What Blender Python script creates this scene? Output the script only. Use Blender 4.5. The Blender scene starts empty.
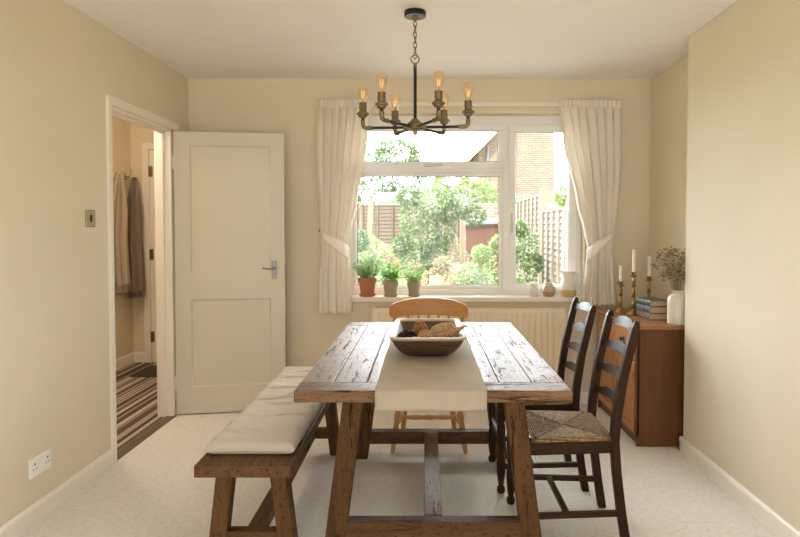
import bpy, bmesh, math, random
from mathutils import Vector, Matrix, noise as mnoise
random.seed(7)
PI = math.pi
sc = bpy.context.scene
COL = sc.collection

# ------------------------------------------------------------------ materials
class NT:
    def __init__(s, name):
        s.m = bpy.data.materials.new(name); s.m.use_nodes = True
        s.t = s.m.node_tree; s.t.nodes.clear()
        s.out = s.n('ShaderNodeOutputMaterial')
    def n(s, typ, **k):
        nd = s.t.nodes.new(typ)
        for a, b in k.items():
            if a in nd.inputs: nd.inputs[a].default_value = b
            else: setattr(nd, a, b)
        return nd
    def l(s, a, b): s.t.links.new(a, b)
    def coords(s, scale=(1,1,1), kind='Object'):
        c = s.n('ShaderNodeTexCoord'); m = s.n('ShaderNodeMapping')
        m.inputs['Scale'].default_value = scale
        s.l(c.outputs[kind], m.inputs['Vector']); return m.outputs['Vector']
    def noise(s, vec, scale, detail=4, rough=.55, dist=0):
        q = s.n('ShaderNodeTexNoise', Scale=scale, Detail=detail, Roughness=rough, Distortion=dist)
        s.l(vec, q.inputs['Vector']); return q.outputs['Fac']
    def ramp(s, fac, stops):
        r = s.n('ShaderNodeValToRGB'); e = r.color_ramp.elements
        while len(e) < len(stops): e.new(.5)
        for i, (p, c) in enumerate(stops):
            e[i].position = p; e[i].color = (c[0], c[1], c[2], 1) if hasattr(c, '__len__') else (c, c, c, 1)
        s.l(fac, r.inputs['Fac']); return r.outputs['Color']
    def mix(s, fac, a, b, mode='MIX'):
        x = s.n('ShaderNodeMix', data_type='RGBA', blend_type=mode)
        for sock, v in ((x.inputs[0], fac), (x.inputs[6], a), (x.inputs[7], b)):
            if isinstance(v, (int, float)): sock.default_value = v if sock.type == 'VALUE' else (v, v, v, 1)
            elif isinstance(v, tuple): sock.default_value = (*v, 1) if len(v) == 3 else v
            else: s.l(v, sock)
        return x.outputs[2]
    def math(s, op, a, b=None):
        x = s.n('ShaderNodeMath', operation=op)
        for i, v in enumerate((a, b)):
            if v is None: continue
            if isinstance(v, (int, float)): x.inputs[i].default_value = v
            else: s.l(v, x.inputs[i])
        return x.outputs[0]
    def bump(s, h, strength=.3, dist=.002):
        b = s.n('ShaderNodeBump', Strength=strength, Distance=dist); s.l(h, b.inputs['Height']); return b.outputs['Normal']
    def bsdf(s, col, rough=.6, metal=0, normal=None, **k):
        p = s.n('ShaderNodeBsdfPrincipled')
        for sock, v in ((p.inputs['Base Color'], col), (p.inputs['Roughness'], rough), (p.inputs['Metallic'], metal)):
            if isinstance(v, tuple): sock.default_value = (*v, 1)
            elif isinstance(v, (int, float)): sock.default_value = v
            else: s.l(v, sock)
        if normal: s.l(normal, p.inputs['Normal'])
        for a, b in k.items():
            nm = a.replace('_', ' ')
            p.inputs[nm].default_value = b
        return p.outputs['BSDF']
    def done(s, sh): s.l(sh, s.out.inputs['Surface']); return s.m

def plain(name, col, rough=.5, metal=0, var=.08, sc_=20, **k):
    t = NT(name); v = t.coords()
    f = t.noise(v, sc_, 3)
    c = t.mix(f, tuple(x*(1-var) for x in col), tuple(min(1, x*(1+var)) for x in col))
    return t.done(t.bsdf(c, rough, metal, **k))

def paint(name, col, rough=.6, var=.03, bump=.12):
    t = NT(name); v = t.coords()
    f = t.noise(v, 1.3, 5, .6); f2 = t.noise(v, 90, 2)
    c = t.mix(t.ramp(f, [(.3, 0), (.7, 1)]), tuple(x*(1-var) for x in col), tuple(min(1, x*(1+var)) for x in col))
    h = t.math('ADD', t.math('MULTIPLY', f, 2.0), f2)
    return t.done(t.bsdf(c, rough, normal=t.bump(h, bump, .004), Specular_IOR_Level=.3))

def wood(name, light, dark, axis='Y', scale=1, rough=.4, rlow=None, flecks=0, plank=None, grey=0, bump=.25, spec=.5):
    """grain stretched along one axis; optional dark flecks and per-plank tone"""
    t = NT(name)
    a = {'X': (.06, 1, 1), 'Y': (1, .06, 1), 'Z': (1, 1, .06)}[axis]
    v = t.coords(tuple(q*scale for q in a)); v0 = t.coords()
    g = t.noise(v, 26, 6, .65, .6); g2 = t.noise(v, 5, 3, .5, 1.5)
    f = t.math('ADD', t.math('MULTIPLY', g, .6), t.math('MULTIPLY', g2, .4))
    c = t.ramp(f, [(.3, dark), (.47, tuple(.5*(a_+b_) for a_, b_ in zip(light, dark))), (.66, light)])
    big = t.noise(v0, 2.2, 3)
    c = t.mix(t.math('MULTIPLY', big, .45), c, dark)
    h = g
    if plank:
        sx = t.n('ShaderNodeSeparateXYZ'); t.l(v0, sx.inputs[0])
        src = sx.outputs[{'X': 0, 'Y': 1, 'Z': 2}[plank[0]]]
        fl = t.math('FLOOR', t.math('DIVIDE', t.math('ADD', src, 10.0+plank[2]), plank[1]))
        wn = t.n('ShaderNodeTexWhiteNoise', noise_dimensions='1D'); t.l(fl, wn.inputs['W'])
        c = t.mix(.55, c, t.mix(wn.outputs['Value'], tuple(x*.45 for x in light), tuple(min(1, x*1.35) for x in light)), 'MIX')
        c = t.mix(t.math('MULTIPLY', t.math('SUBTRACT', 1, f), .35), c, dark)
    if flecks:
        vf = t.coords(tuple(q*scale for q in {'X': (.10, 1, 1), 'Y': (1, .10, 1), 'Z': (1, 1, .10)}[axis]))
        fk = t.noise(vf, 52, 4, .75, .5)
        th = .645-.05*flecks
        m = t.ramp(fk, [(th-.04, 0), (th+.06, 1)])
        kn = t.n('ShaderNodeTexVoronoi', Scale=5.5); t.l(v0, kn.inputs['Vector'])
        km = t.ramp(kn.outputs['Distance'], [(.03, 1), (.11, 0)])
        mm = t.math('MAXIMUM', t.math('MULTIPLY', m, .8), t.math('MULTIPLY', km, .6))
        v3 = t.coords(tuple(q*scale for q in {'X': (.35, 1, 1), 'Y': (1, .35, 1), 'Z': (1, 1, .35)}[axis]))
        f3_ = t.noise(v3, 130, 3, .75, .3)
        mm = t.math('MAXIMUM', mm, t.math('MULTIPLY', t.ramp(f3_, [(.585-.03*flecks, 0), (.68, 1)]), .65))
        c = t.mix(mm, c, tuple(x*.28 for x in dark))
        h = t.math('SUBTRACT', t.math('MULTIPLY', g, .5), mm)
    r = t.math('ADD', t.math('MULTIPLY', g, .25), rough-.12)
    if flecks: r = t.math('ADD', r, t.math('MULTIPLY', mm, .4))
    sh = t.bsdf(c, r, normal=t.bump(h, bump, .003))
    p = sh.node; p.inputs['Specular IOR Level'].default_value = spec
    if flecks: t.l(t.math('MULTIPLY', t.math('SUBTRACT', 1, mm), spec), p.inputs['Specular IOR Level'])
    return t.done(sh)

def fabric(name, col, rough=.9, var=.1, weave=600, transl=0, soft=.15):
    t = NT(name); v = t.coords()
    w = t.n('ShaderNodeTexWave', Scale=weave/6.3, Distortion=1.5, Detail=1); t.l(v, w.inputs['Vector'])
    f = t.noise(v, 9, 4)
    c = t.mix(f, tuple(x*(1-var) for x in col), tuple(min(1, x*(1+var)) for x in col))
    n = t.noise(v, 160, 2)
    p = t.bsdf(c, rough, normal=t.bump(t.math('ADD', w.outputs['Fac'], n), soft, .001))
    if transl:
        tr = t.n('ShaderNodeBsdfTranslucent', Color=(*[min(1, x*1.05) for x in col], 1))
        mx = t.n('ShaderNodeMixShader', Fac=transl); t.l(p, mx.inputs[1]); t.l(tr.outputs[0], mx.inputs[2])
        return t.done(mx.outputs[0])
    return t.done(p)

def leafmat(name, a, b, transl=.35, rough=.55):
    t = NT(name); v = t.coords()
    g = t.n('ShaderNodeNewGeometry')
    c = t.mix(g.outputs['Random Per Island'], a, b)
    c = t.mix(t.math('MULTIPLY', t.noise(v, 3, 3), .5), c, tuple(x*.75 for x in a))
    p = t.bsdf(c, rough)
    tr = t.n('ShaderNodeBsdfTranslucent'); t.l(c, tr.inputs[0])
    mx = t.n('ShaderNodeMixShader', Fac=transl); t.l(p, mx.inputs[1]); t.l(tr.outputs[0], mx.inputs[2])
    return t.done(mx.outputs[0])

def glassmat(name, tint=(1,1,1), refl=1.0, rough=0.0):
    t = NT(name)
    tr = t.n('ShaderNodeBsdfTransparent', Color=(*tint, 1)); gl = t.n('ShaderNodeBsdfGlossy', Roughness=rough)
    fr = t.n('ShaderNodeFresnel', IOR=1.45)
    mx = t.n('ShaderNodeMixShader'); t.l(t.math('MULTIPLY', fr.outputs[0], refl), mx.inputs[0])
    t.l(tr.outputs[0], mx.inputs[1]); t.l(gl.outputs[0], mx.inputs[2])
    return t.done(mx.outputs[0])

def carpetmat():
    t = NT('loop_carpet'); v = t.coords()
    f = t.noise(v, 160, 3, .7); b = t.noise(v, 3, 4, .6); m = t.noise(v, 38, 3, .7)
    c = t.ramp(f, [(.3, (.66, .635, .60)), (.7, (.93, .91, .885))])
    c = t.mix(t.math('MULTIPLY', b, .35), c, (.76, .71, .65))
    c = t.mix(t.ramp(m, [(.35, .45), (.55, 0)]), c, (.60, .55, .49))
    h = t.math('ADD', f, t.math('MULTIPLY', m, .8))
    return t.done(t.bsdf(c, .95, normal=t.bump(h, .55, .005), Sheen_Weight=.2))

def stripemat():
    t = NT('striped_carpet'); v = t.coords()
    sx = t.n('ShaderNodeSeparateXYZ'); t.l(v, sx.inputs[0])
    fl = t.math('FLOOR', t.math('MULTIPLY', t.math('ADD', sx.outputs[0], 5), 62))
    wn = t.n('ShaderNodeTexWhiteNoise', noise_dimensions='1D'); t.l(fl, wn.inputs['W'])
    r = t.n('ShaderNodeValToRGB'); r.color_ramp.interpolation = 'CONSTANT'
    e = r.color_ramp.elements
    cols = [(.05, .035, .028), (.32, .24, .19), (.62, .52, .42), (.13, .08, .07), (.45, .36, .30)]
    while len(e) < 5: e.new(.5)
    for i in range(5): e[i].position = i*.2; e[i].color = (*cols[i], 1)
    t.l(wn.outputs['Value'], r.inputs[0])
    f = t.noise(v, 200, 3)
    c = t.mix(t.math('MULTIPLY', f, .3), r.outputs[0], (.2, .16, .13))
    return t.done(t.bsdf(c, .95, normal=t.bump(f, .5, .003)))

def brickmat():
    t = NT('red_brick'); c0 = t.n('ShaderNodeTexCoord'); m = t.n('ShaderNodeMapping'); m.inputs['Rotation'].default_value = (PI/2, 0, 0)
    t.l(c0.outputs['Object'], m.inputs['Vector'])
    b = t.n('ShaderNodeTexBrick', Scale=1.0); b.inputs['Brick Width'].default_value = .225; b.inputs['Row Height'].default_value = .075
    b.inputs['Mortar Size'].default_value = .009; b.inputs['Color1'].default_value = (.20, .11, .078, 1)
    b.inputs['Color2'].default_value = (.27, .17, .125, 1); b.inputs['Mortar'].default_value = (.32, .28, .24, 1)
    t.l(m.outputs[0], b.inputs['Vector'])
    return t.done(t.bsdf(b.outputs['Color'], .9))

def rushmat():
    t = NT('woven_rush'); v = t.coords()
    sx = t.n('ShaderNodeSeparateXYZ'); t.l(v, sx.inputs[0])
    ax = t.math('DIVIDE', t.math('ABSOLUTE', sx.outputs[0]), .165); ay = t.math('DIVIDE', t.math('ABSOLUTE', sx.outputs[1]), .205)
    mx = t.math('MAXIMUM', ax, ay)
    w = t.math('SINE', t.math('MULTIPLY', mx, 105))
    d = t.math('ABSOLUTE', t.math('SUBTRACT', ax, ay))
    seam = t.ramp(d, [(0, 1), (.07, 0)])
    f = t.noise(v, 70, 4, .7)
    c = t.ramp(f, [(.3, (.20, .12, .05)), (.5, (.44, .29, .14)), (.72, (.72, .52, .28))])
    c = t.mix(t.math('MULTIPLY', t.math('LESS_THAN', w, -.2), .55), c, (.09, .055, .03))
    c = t.mix(t.math('MULTIPLY', seam, .7), c, (.06, .04, .025))
    h = t.math('ADD', w, t.math('MULTIPLY', f, 1.5))
    return t.done(t.bsdf(c, .75, normal=t.bump(h, .8, .006), Specular_IOR_Level=.2))

def conemat(name, a, b, scale=60):
    t = NT(name); v = t.coords()
    q = t.n('ShaderNodeTexVoronoi', Scale=scale); t.l(v, q.inputs['Vector'])
    c = t.ramp(q.outputs['Distance'], [(.1, b), (.6, a)])
    return t.done(t.bsdf(c, .75, normal=t.bump(q.outputs['Distance'], .7, .004)))

def stoneware(name, top, low, zsplit, speck=.5):
    t = NT(name); v = t.coords()
    sx = t.n('ShaderNodeSeparateXYZ'); t.l(v, sx.inputs[0])
    z = t.math('ADD', sx.outputs[2], t.math('MULTIPLY', t.noise(v, 18, 2), .02))
    m = t.ramp(z, [(0, 0), (1, 1)])
    k = t.math('GREATER_THAN', z, zsplit)
    c = t.mix(k, low, top)
    sp = t.ramp(t.noise(v, 130, 2, .7), [(.62, 0), (.7, 1)])
    c = t.mix(t.math('MULTIPLY', sp, speck), c, (.2, .14, .09))
    return t.done(t.bsdf(c, .3))

WALLC = (.735, .65, .50)
M = dict(
    wall=paint('cream_wall_paint', WALLC, .75),
    chimney=paint('cream_wall_paint_side', WALLC, .8),
    ceil=paint('ceiling_paint', (.88, .855, .82), .75, .03, .25),
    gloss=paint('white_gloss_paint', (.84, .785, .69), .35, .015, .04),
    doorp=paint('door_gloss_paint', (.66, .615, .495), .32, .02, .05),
    carpet=carpetmat(), stripes=stripemat(),
    upvc=plain('white_window_frame', (.86, .86, .84), .3, var=.01),
    gasket=plain('dark_gasket', (.06, .06, .06), .6),
    pane=glassmat('window_pane', (.97, .985, .98), .7),
    chrome=plain('chrome', (.24, .225, .20), .42, 1, .02),
    handlemetal=plain('pale_handle', (.62, .61, .58), .35, .3, .01),
    brassold=plain('aged_brass', (.25, .19, .105), .42, 1, .2, 40),
    brass=plain('candlestick_brass', (.33, .22, .075), .35, 1, .25, 60),
    hookbrass=plain('hook_brass', (.45, .28, .10), .35, 1),
    iron=plain('blackened_iron', (.028, .03, .032), .42, .6),
    switchmetal=plain('antique_switch_metal', (.36, .28, .16), .4, .8, .2, 60),
    whiteplastic=plain('white_plastic', (.85, .84, .80), .3, var=.01),
    black=plain('black_plastic', (.01, .01, .01), .5),
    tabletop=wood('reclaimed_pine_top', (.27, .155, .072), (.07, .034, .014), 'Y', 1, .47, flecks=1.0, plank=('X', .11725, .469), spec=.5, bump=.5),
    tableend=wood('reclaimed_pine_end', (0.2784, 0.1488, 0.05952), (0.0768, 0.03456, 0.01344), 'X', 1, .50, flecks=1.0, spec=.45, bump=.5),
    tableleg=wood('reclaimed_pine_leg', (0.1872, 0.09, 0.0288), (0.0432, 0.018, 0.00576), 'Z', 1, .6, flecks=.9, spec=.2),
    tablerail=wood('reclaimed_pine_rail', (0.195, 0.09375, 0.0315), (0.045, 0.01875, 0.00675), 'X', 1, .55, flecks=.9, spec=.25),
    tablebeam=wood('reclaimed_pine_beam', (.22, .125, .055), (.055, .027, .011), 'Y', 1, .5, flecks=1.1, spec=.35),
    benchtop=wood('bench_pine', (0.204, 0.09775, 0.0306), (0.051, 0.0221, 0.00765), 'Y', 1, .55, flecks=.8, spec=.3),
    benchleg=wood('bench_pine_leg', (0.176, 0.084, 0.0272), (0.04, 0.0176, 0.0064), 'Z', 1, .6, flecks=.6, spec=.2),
    oak=wood('dark_oak', (.060, .025, .010), (.016, .007, .003), 'Z', 1.2, .45, bump=.15, spec=.15),
    oakx=wood('dark_oak_rail', (.062, .026, .011), (.017, .007, .003), 'X', 1.2, .45, bump=.15, spec=.18),
    oaky=wood('dark_oak_slat', (.070, .029, .012), (.02, .009, .004), 'Y', 1.2, .38, bump=.15, spec=.3),
    beech=wood('honey_beech', (.60, .29, .085), (.42, .185, .05), 'X', 1, .35, bump=.08),
    beechz=wood('honey_beech_leg', (.60, .31, .11), (.42, .20, .06), 'Z', 1, .35, bump=.08),
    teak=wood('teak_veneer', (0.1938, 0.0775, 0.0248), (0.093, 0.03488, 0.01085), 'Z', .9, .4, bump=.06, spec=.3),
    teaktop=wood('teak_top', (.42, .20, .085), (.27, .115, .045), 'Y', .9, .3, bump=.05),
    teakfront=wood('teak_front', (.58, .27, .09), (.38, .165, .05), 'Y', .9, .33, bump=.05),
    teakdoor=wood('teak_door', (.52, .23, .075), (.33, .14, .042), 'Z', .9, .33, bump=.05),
    knob=plain('dark_knob', (.05, .025, .014), .35),
    bowl=wood('old_bowl_wood', (.17, .10, .05), (.045, .025, .012), 'X', 1, .45, flecks=.4),
    bowlrim=wood('bowl_rim_wood', (.62, .50, .36), (.36, .26, .17), 'X', 1, .5, bump=.2),
    rush=rushmat(),
    cushion=fabric('linen_cushion', (.55, .495, .42), .9, .04, 900),
    runner=fabric('linen_runner', (.42, .36, .28), .95, .12, 420, 0, .22),
    curtain=fabric('cream_curtain', (.93, .89, .82), .9, .02, 900, .42),
    scarfa=fabric('taupe_scarf', (.40, .33, .26), .95, .15, 300),
    scarfb=fabric('brown_scarf', (.22, .165, .125), .95, .25, 300),
    mat=plain('dark_doormat', (.055, .045, .038), .95, sc_=150),
    wax=plain('candle_wax', (.88, .84, .74), .4, var=.01, Subsurface_Weight=.2),
    terracotta=plain('terracotta', (.46, .175, .085), .75, var=.12, sc_=14),
    taupe=plain('taupe_pot', (.42, .345, .25), .7, var=.08, sc_=14),
    soil=plain('potting_soil', (.04, .028, .02), .95),
    ceramic=plain('cream_stoneware', (.76, .70, .59), .28, var=.02),
    whitecer=stoneware('pale_glaze', (.74, .72, .66), (.6, .54, .45), .012, .3),
    mottled=stoneware('mottled_glaze', (.56, .46, .35), (.44, .30, .19), .045, .9),
    jug=stoneware('jug_glaze', (.76, .73, .66), (.60, .40, .21), .060, .4),
    rosemary=leafmat('rosemary_green', (.16, .30, .10), (.40, .54, .24), .4),
    basil=leafmat('basil_green', (.16, .46, .05), (.38, .68, .12), .5),
    thyme=leafmat('thyme_green', (.24, .44, .12), (.50, .64, .28), .5),
    stem=plain('green_stem', (.20, .26, .09), .7),
    drystem=plain('dry_stem', (.34, .27, .16), .8),
    drybud=leafmat('dried_flower', (.07, .035, .025), (.42, .32, .18), .1),
    drypale=leafmat('dried_floret', (.58, .50, .30), (.36, .30, .16), .2),
    pages=plain('paper_pages', (.52, .39, .24), .9, var=.15, sc_=120),
    rad=plain('radiator_enamel', (.80, .70, .53), .35, var=.01),
    pine1=conemat('brown_pod', (.46, .25, .11), (.17, .08, .03), 90),
    pine2=conemat('woven_gourd', (.52, .33, .17), (.22, .12, .055), 110),
    pine3=conemat('dark_cone', (.045, .022, .016), (.012, .007, .006), 60),
    grass=leafmat('lawn', (.16, .22, .08), (.22, .28, .11), 0),
    treel=leafmat('tree_leaf', (0.1114, 0.1721, 0.07088), (0.2228, 0.2835, 0.1316), .12),
    treed=leafmat('hedge_leaf', (.11, .155, .055), (.25, .30, .13), .14),
    limel=leafmat('lime_leaf', (0.2025, 0.2734, 0.081), (0.3139, 0.3746, 0.1519), .14),
    strawl=leafmat('straw_leaf', (0.273, 0.234, 0.117), (0.351, 0.273, 0.1852), .14),
    redleaf=leafmat('rust_flower', (0.2925, 0.156, 0.0975), (0.2535, 0.234, 0.117), .14),
    bark=wood('bark', (.26, .19, .12), (.12, .08, .05), 'Z', 1, .9),
    fencew=wood('weathered_fence', (0.186, 0.1302, 0.08835), (0.1209, 0.0837, 0.0558), 'X', .5, .85, bump=.1),
    fencey=wood('weathered_fence_side', (0.216, 0.18, 0.1368), (0.144, 0.1152, 0.0864), 'X', .5, .85, bump=.1),
    shedw=wood('red_shed_boards', (0.182, 0.06825, 0.0364), (0.1092, 0.04095, 0.02366), 'Z', .4, .85, bump=.1),
    palewood=wood('pale_post', (0.2873, 0.2281, 0.1521), (0.2028, 0.1521, 0.09295), 'Z', .5, .8, bump=.1),
    brick=brickmat(), tile=plain('roof_tile', (.30, .17, .12), .9), white=plain('white_render', (.5, .5, .48), .8),
    grey=plain('grey_felt', (.2, .2, .2), .9),
    paving=plain('patio_stone', (.30, .27, .23), .9, sc_=3),
)
t = NT('amber_bulb_glass')
tr = t.n('ShaderNodeBsdfTransparent', Color=(1, .91, .74, 1)); gl = t.n('ShaderNodeBsdfGlossy', Roughness=.05)
df = t.n('ShaderNodeBsdfTranslucent', Color=(.95, .74, .48, 1))
lw = t.n('ShaderNodeLayerWeight', Blend=.35)
m1 = t.n('ShaderNodeMixShader', Fac=.11); t.l(tr.outputs[0], m1.inputs[1]); t.l(df.outputs[0], m1.inputs[2])
m2 = t.n('ShaderNodeMixShader'); t.l(t.math('MULTIPLY', lw.outputs['Facing'], .45), m2.inputs[0]); t.l(m1.outputs[0], m2.inputs[1]); t.l(gl.outputs[0], m2.inputs[2])
M['bulb'] = t.done(m2.outputs[0])
t = NT('glowing_filament'); e = t.n('ShaderNodeEmission', Color=(1, .70, .40, 1), Strength=.9); M['filament'] = t.done(e.outputs[0])

def bookmat(name, base, band):
    t = NT(name); v = t.coords(); sx = t.n('ShaderNodeSeparateXYZ'); t.l(v, sx.inputs[0])
    y = sx.outputs[1]
    b = t.math('GREATER_THAN', t.math('SINE', t.math('MULTIPLY', y, 120)), .93)
    f = t.noise(v, 50, 3, .7)
    c = t.mix(t.math('MULTIPLY', b, .6), base, band)
    c = t.mix(t.math('MULTIPLY', t.ramp(f, [(.45, 0), (.7, 1)]), .4), c, tuple(x*1.7 for x in base))
    return t.done(t.bsdf(c, .6))

# ------------------------------------------------------------------ mesh builder
class MB:
    def __init__(s): s.b = bmesh.new()
    def hexa(s, v):                      # 8 verts: bottom 4 ccw, top 4 ccw
        q = [s.b.verts.new(p) for p in v]
        for f in ((3,2,1,0), (4,5,6,7), (0,1,5,4), (1,2,6,5), (2,3,7,6), (3,0,4,7)):
            s.b.faces.new([q[i] for i in f])
        return s
    def box(s, x0, x1, y0, y1, z0, z1):
        return s.hexa([(x0,y0,z0),(x1,y0,z0),(x1,y1,z0),(x0,y1,z0),(x0,y0,z1),(x1,y0,z1),(x1,y1,z1),(x0,y1,z1)])
    def leg(s, p0, p1, w, d, w1=None, d1=None):     # sheared post, flat ends
        w1 = w1 or w; d1 = d1 or d
        a = [(p0[0]+i*w/2, p0[1]+j*d/2, p0[2]) for i, j in ((-1,-1),(1,-1),(1,1),(-1,1))]
        b = [(p1[0]+i*w1/2, p1[1]+j*d1/2, p1[2]) for i, j in ((-1,-1),(1,-1),(1,1),(-1,1))]
        return s.hexa(a+b)
    def tube(s, pts, r, seg=10, caps=True):
        pts = [Vector(p) for p in pts]; n = len(pts)
        if not hasattr(r, '__len__'): r = [r]*n
        up = None; rings = []
        for i in range(n):
            d = (pts[min(i+1, n-1)]-pts[max(i-1, 0)]).normalized()
            if up is None:
                up = Vector((0,0,1)) if abs(d.z) < .9 else Vector((1,0,0))
            a = (up - d*up.dot(d)).normalized(); up = a; b = d.cross(a)
            rings.append([s.b.verts.new(pts[i]+a*math.cos(k*2*PI/seg)*r[i]+b*math.sin(k*2*PI/seg)*r[i]) for k in range(seg)])
        for i in range(n-1):
            for k in range(seg):
                s.b.faces.new((rings[i][k], rings[i][(k+1)%seg], rings[i+1][(k+1)%seg], rings[i+1][k]))
        if caps:
            s.b.faces.new(rings[0][::-1]); s.b.faces.new(rings[-1])
        return s
    def torus(s, c, R, r, rot=Matrix(), seg=20, sub=8, sx=1):
        rings = []
        for i in range(seg):
            a = i*2*PI/seg
            rg = []
            for j in range(sub):
                b = j*2*PI/sub
                p = Vector(((R+r*math.cos(b))*math.cos(a), r*math.sin(b), (R+r*math.cos(b))*math.sin(a)*sx))
                rg.append(s.b.verts.new(Vector(c)+rot.to_3x3()@p))
            rings.append(rg)
        for i in range(seg):
            for j in range(sub):
                s.b.faces.new((rings[i][j], rings[i][(j+1)%sub], rings[(i+1)%seg][(j+1)%sub], rings[(i+1)%seg][j]))
        return s
    def lathe(s, prof, c=(0,0,0), seg=24, M4=None, capb=True, capt=True, ex=1, ey=1):
        rings = []
        for (r, z) in prof:
            rg = []
            for k in range(seg):
                p = Vector((r*ex*math.cos(k*2*PI/seg), r*ey*math.sin(k*2*PI/seg), z))
                if M4 is not None: p = M4@p
                rg.append(s.b.verts.new(p+Vector(c)))
            rings.append(rg)
        for i in range(len(rings)-1):
            for k in range(seg):
                s.b.faces.new((rings[i][k], rings[i][(k+1)%seg], rings[i+1][(k+1)%seg], rings[i+1][k]))
        if capb: s.b.faces.new(rings[0][::-1])
        if capt: s.b.faces.new(rings[-1])
        return s
    def grid(s, fn, nu, nv):
        g = [[s.b.verts.new(fn(i/nu, j/nv)) for j in range(nv+1)] for i in range(nu+1)]
        for i in range(nu):
            for j in range(nv): s.b.faces.new((g[i][j], g[i+1][j], g[i+1][j+1], g[i][j+1]))
        return g
    def prism(s, poly, axis, a0, a1):     # extrude a 2-D outline along an axis
        def P(u, v, w):
            return {'X': (w,u,v), 'Y': (u,w,v), 'Z': (u,v,w)}[axis]
        A = [s.b.verts.new(P(u, v, a0)) for u, v in poly]; B = [s.b.verts.new(P(u, v, a1)) for u, v in poly]
        n = len(poly)
        s.b.faces.new(A[::-1]); s.b.faces.new(B)
        for i in range(n): s.b.faces.new((A[i], A[(i+1)%n], B[(i+1)%n], B[i]))
        return s
    def leaf(s, p, d, L, W, up=None):
        d = Vector(d).normalized(); up = up or Vector((random.uniform(-1,1), random.uniform(-1,1), random.uniform(-1,1)))
        x = d.cross(up)
        if x.length < 1e-3: x = d.cross(Vector((0.3,1,.2)))
        x.normalize(); p = Vector(p)
        v = [s.b.verts.new(q) for q in (p, p+d*L*.45+x*W*.5, p+d*L, p+d*L*.45-x*W*.5)]
        s.b.faces.new(v)
    def build(s, name, mat, parent=None, loc=None, rot=None, smooth=False, bevel=0, solid=0, sub=0, tris=None):
        bmesh.ops.recalc_face_normals(s.b, faces=s.b.faces[:]) if not tris else None
        me = bpy.data.meshes.new(name); s.b.to_mesh(me); s.b.free()
        mats = mat if isinstance(mat, (list, tuple)) else [mat]
        for m in mats: me.materials.append(m)
        o = bpy.data.objects.new(name, me); COL.objects.link(o)
        if smooth:
            for p in me.polygons: p.use_smooth = True
        if parent: o.parent = parent
        if loc: o.location = loc
        if rot: o.rotation_euler = rot
        if solid:
            q = o.modifiers.new('s', 'SOLIDIFY'); q.thickness = solid; q.offset = 0
        if bevel:
            q = o.modifiers.new('b', 'BEVEL'); q.width = bevel; q.segments = 2; q.limit_method = 'ANGLE'; q.angle_limit = math.radians(40)
        if sub:
            q = o.modifiers.new('u', 'SUBSURF'); q.levels = q.render_levels = sub
        return o

def tag(o, label=None, cat=None, group=None, kind=None):
    if label: o['label'] = label
    if cat: o['category'] = cat
    if group: o['group'] = group
    if kind: o['kind'] = kind
    return o
def empty(name, loc=(0,0,0), rz=0):
    o = bpy.data.objects.new(name, None); COL.objects.link(o); o.location = loc; o.rotation_euler = (0,0,rz)
    o.empty_display_size = .05
    return o
def thing(name, label, cat, loc=(0,0,0), rz=0, group=None):
    return tag(empty(name, loc, rz), label, cat, group)
def copy_tree(o, parent=None):
    c = o.copy(); COL.objects.link(c); c.parent = parent
    for ch in list(o.children): copy_tree(ch, c)
    return c
def structure(o): o['kind'] = 'structure'; return o
def autosmooth(o, ang=35):
    me = o.data
    for p in me.polygons: p.use_smooth = True
    me.set_sharp_from_angle(angle=math.radians(ang)); return o

# ------------------------------------------------------------------ room shell
XL, XR, XA, YB, YF, ZC = -1.738, 1.507, 1.658, 4.51, -1.9, 2.4
YBR = 3.53                                   # where the chimney breast ends
DO0, DO1, DOZ = 3.372, 4.20, 1.985            # door opening
WX0, WX1, WZ0, WZ1 = -.595, 1.18, .79, 2.15 # window recess
WT = .10                                     # thickness of the hall partition

structure(MB().box(XL-.02, XA+.2, YF, YB, -.1, 0).build('floor', M['carpet']))
structure(MB().box(-2.95, XA+.25, YF-.1, 6.1, ZC, ZC+.1).build('ceiling', M['ceil']))
w = MB()
w.box(XL-WT, XL, YF, DO0, 0, ZC).box(XL-WT, XL, DO0, DO1, DOZ, ZC).box(XL-WT, XL, DO1, 6.0, 0, ZC)
structure(w.build('wall_left', M['wall']))
w = MB()
w.box(XL, WX0, YB, YB+.28, 0, ZC).box(WX1, XA+.2, YB, YB+.28, 0, ZC).box(WX0, WX1, YB, YB+.28, 0, WZ0-.03).box(WX0, WX1, YB, YB+.28, WZ1, ZC)
structure(w.build('wall_back', M['wall']))
w = MB(); w.prism([(XR, YF), (XA+.25, YF), (XA+.25, YB), (XA, YB), (XA, YBR), (XR, YBR)], 'Z', 0, ZC)
structure(w.build('wall_right', M['chimney'], bevel=.006))
# wall behind the viewer, its unseen wide door opening added to let daylight in
w = MB(); RX0, RX1, RZ = -1.55, 1.35, 2.22
w.box(XL-WT, RX0, YF-.2, YF, 0, ZC).box(RX1, XA+.25, YF-.2, YF, 0, ZC).box(RX0, RX1, YF-.2, YF, RZ, ZC)
structure(w.build('wall_front', M['wall']))
w = MB()
for x in (RX0+.03, (RX0*2+RX1)/3, (RX0+2*RX1)/3, RX1-.03): w.box(x-.03, x+.03, YF-.15, YF-.09, 0, RZ)
w.box(RX0, RX1, YF-.15, YF-.09, 0, .06).box(RX0, RX1, YF-.15, YF-.09, RZ-.06, RZ)
structure(w.build('added_rear_window', M['upvc'], bevel=.004))

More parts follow.
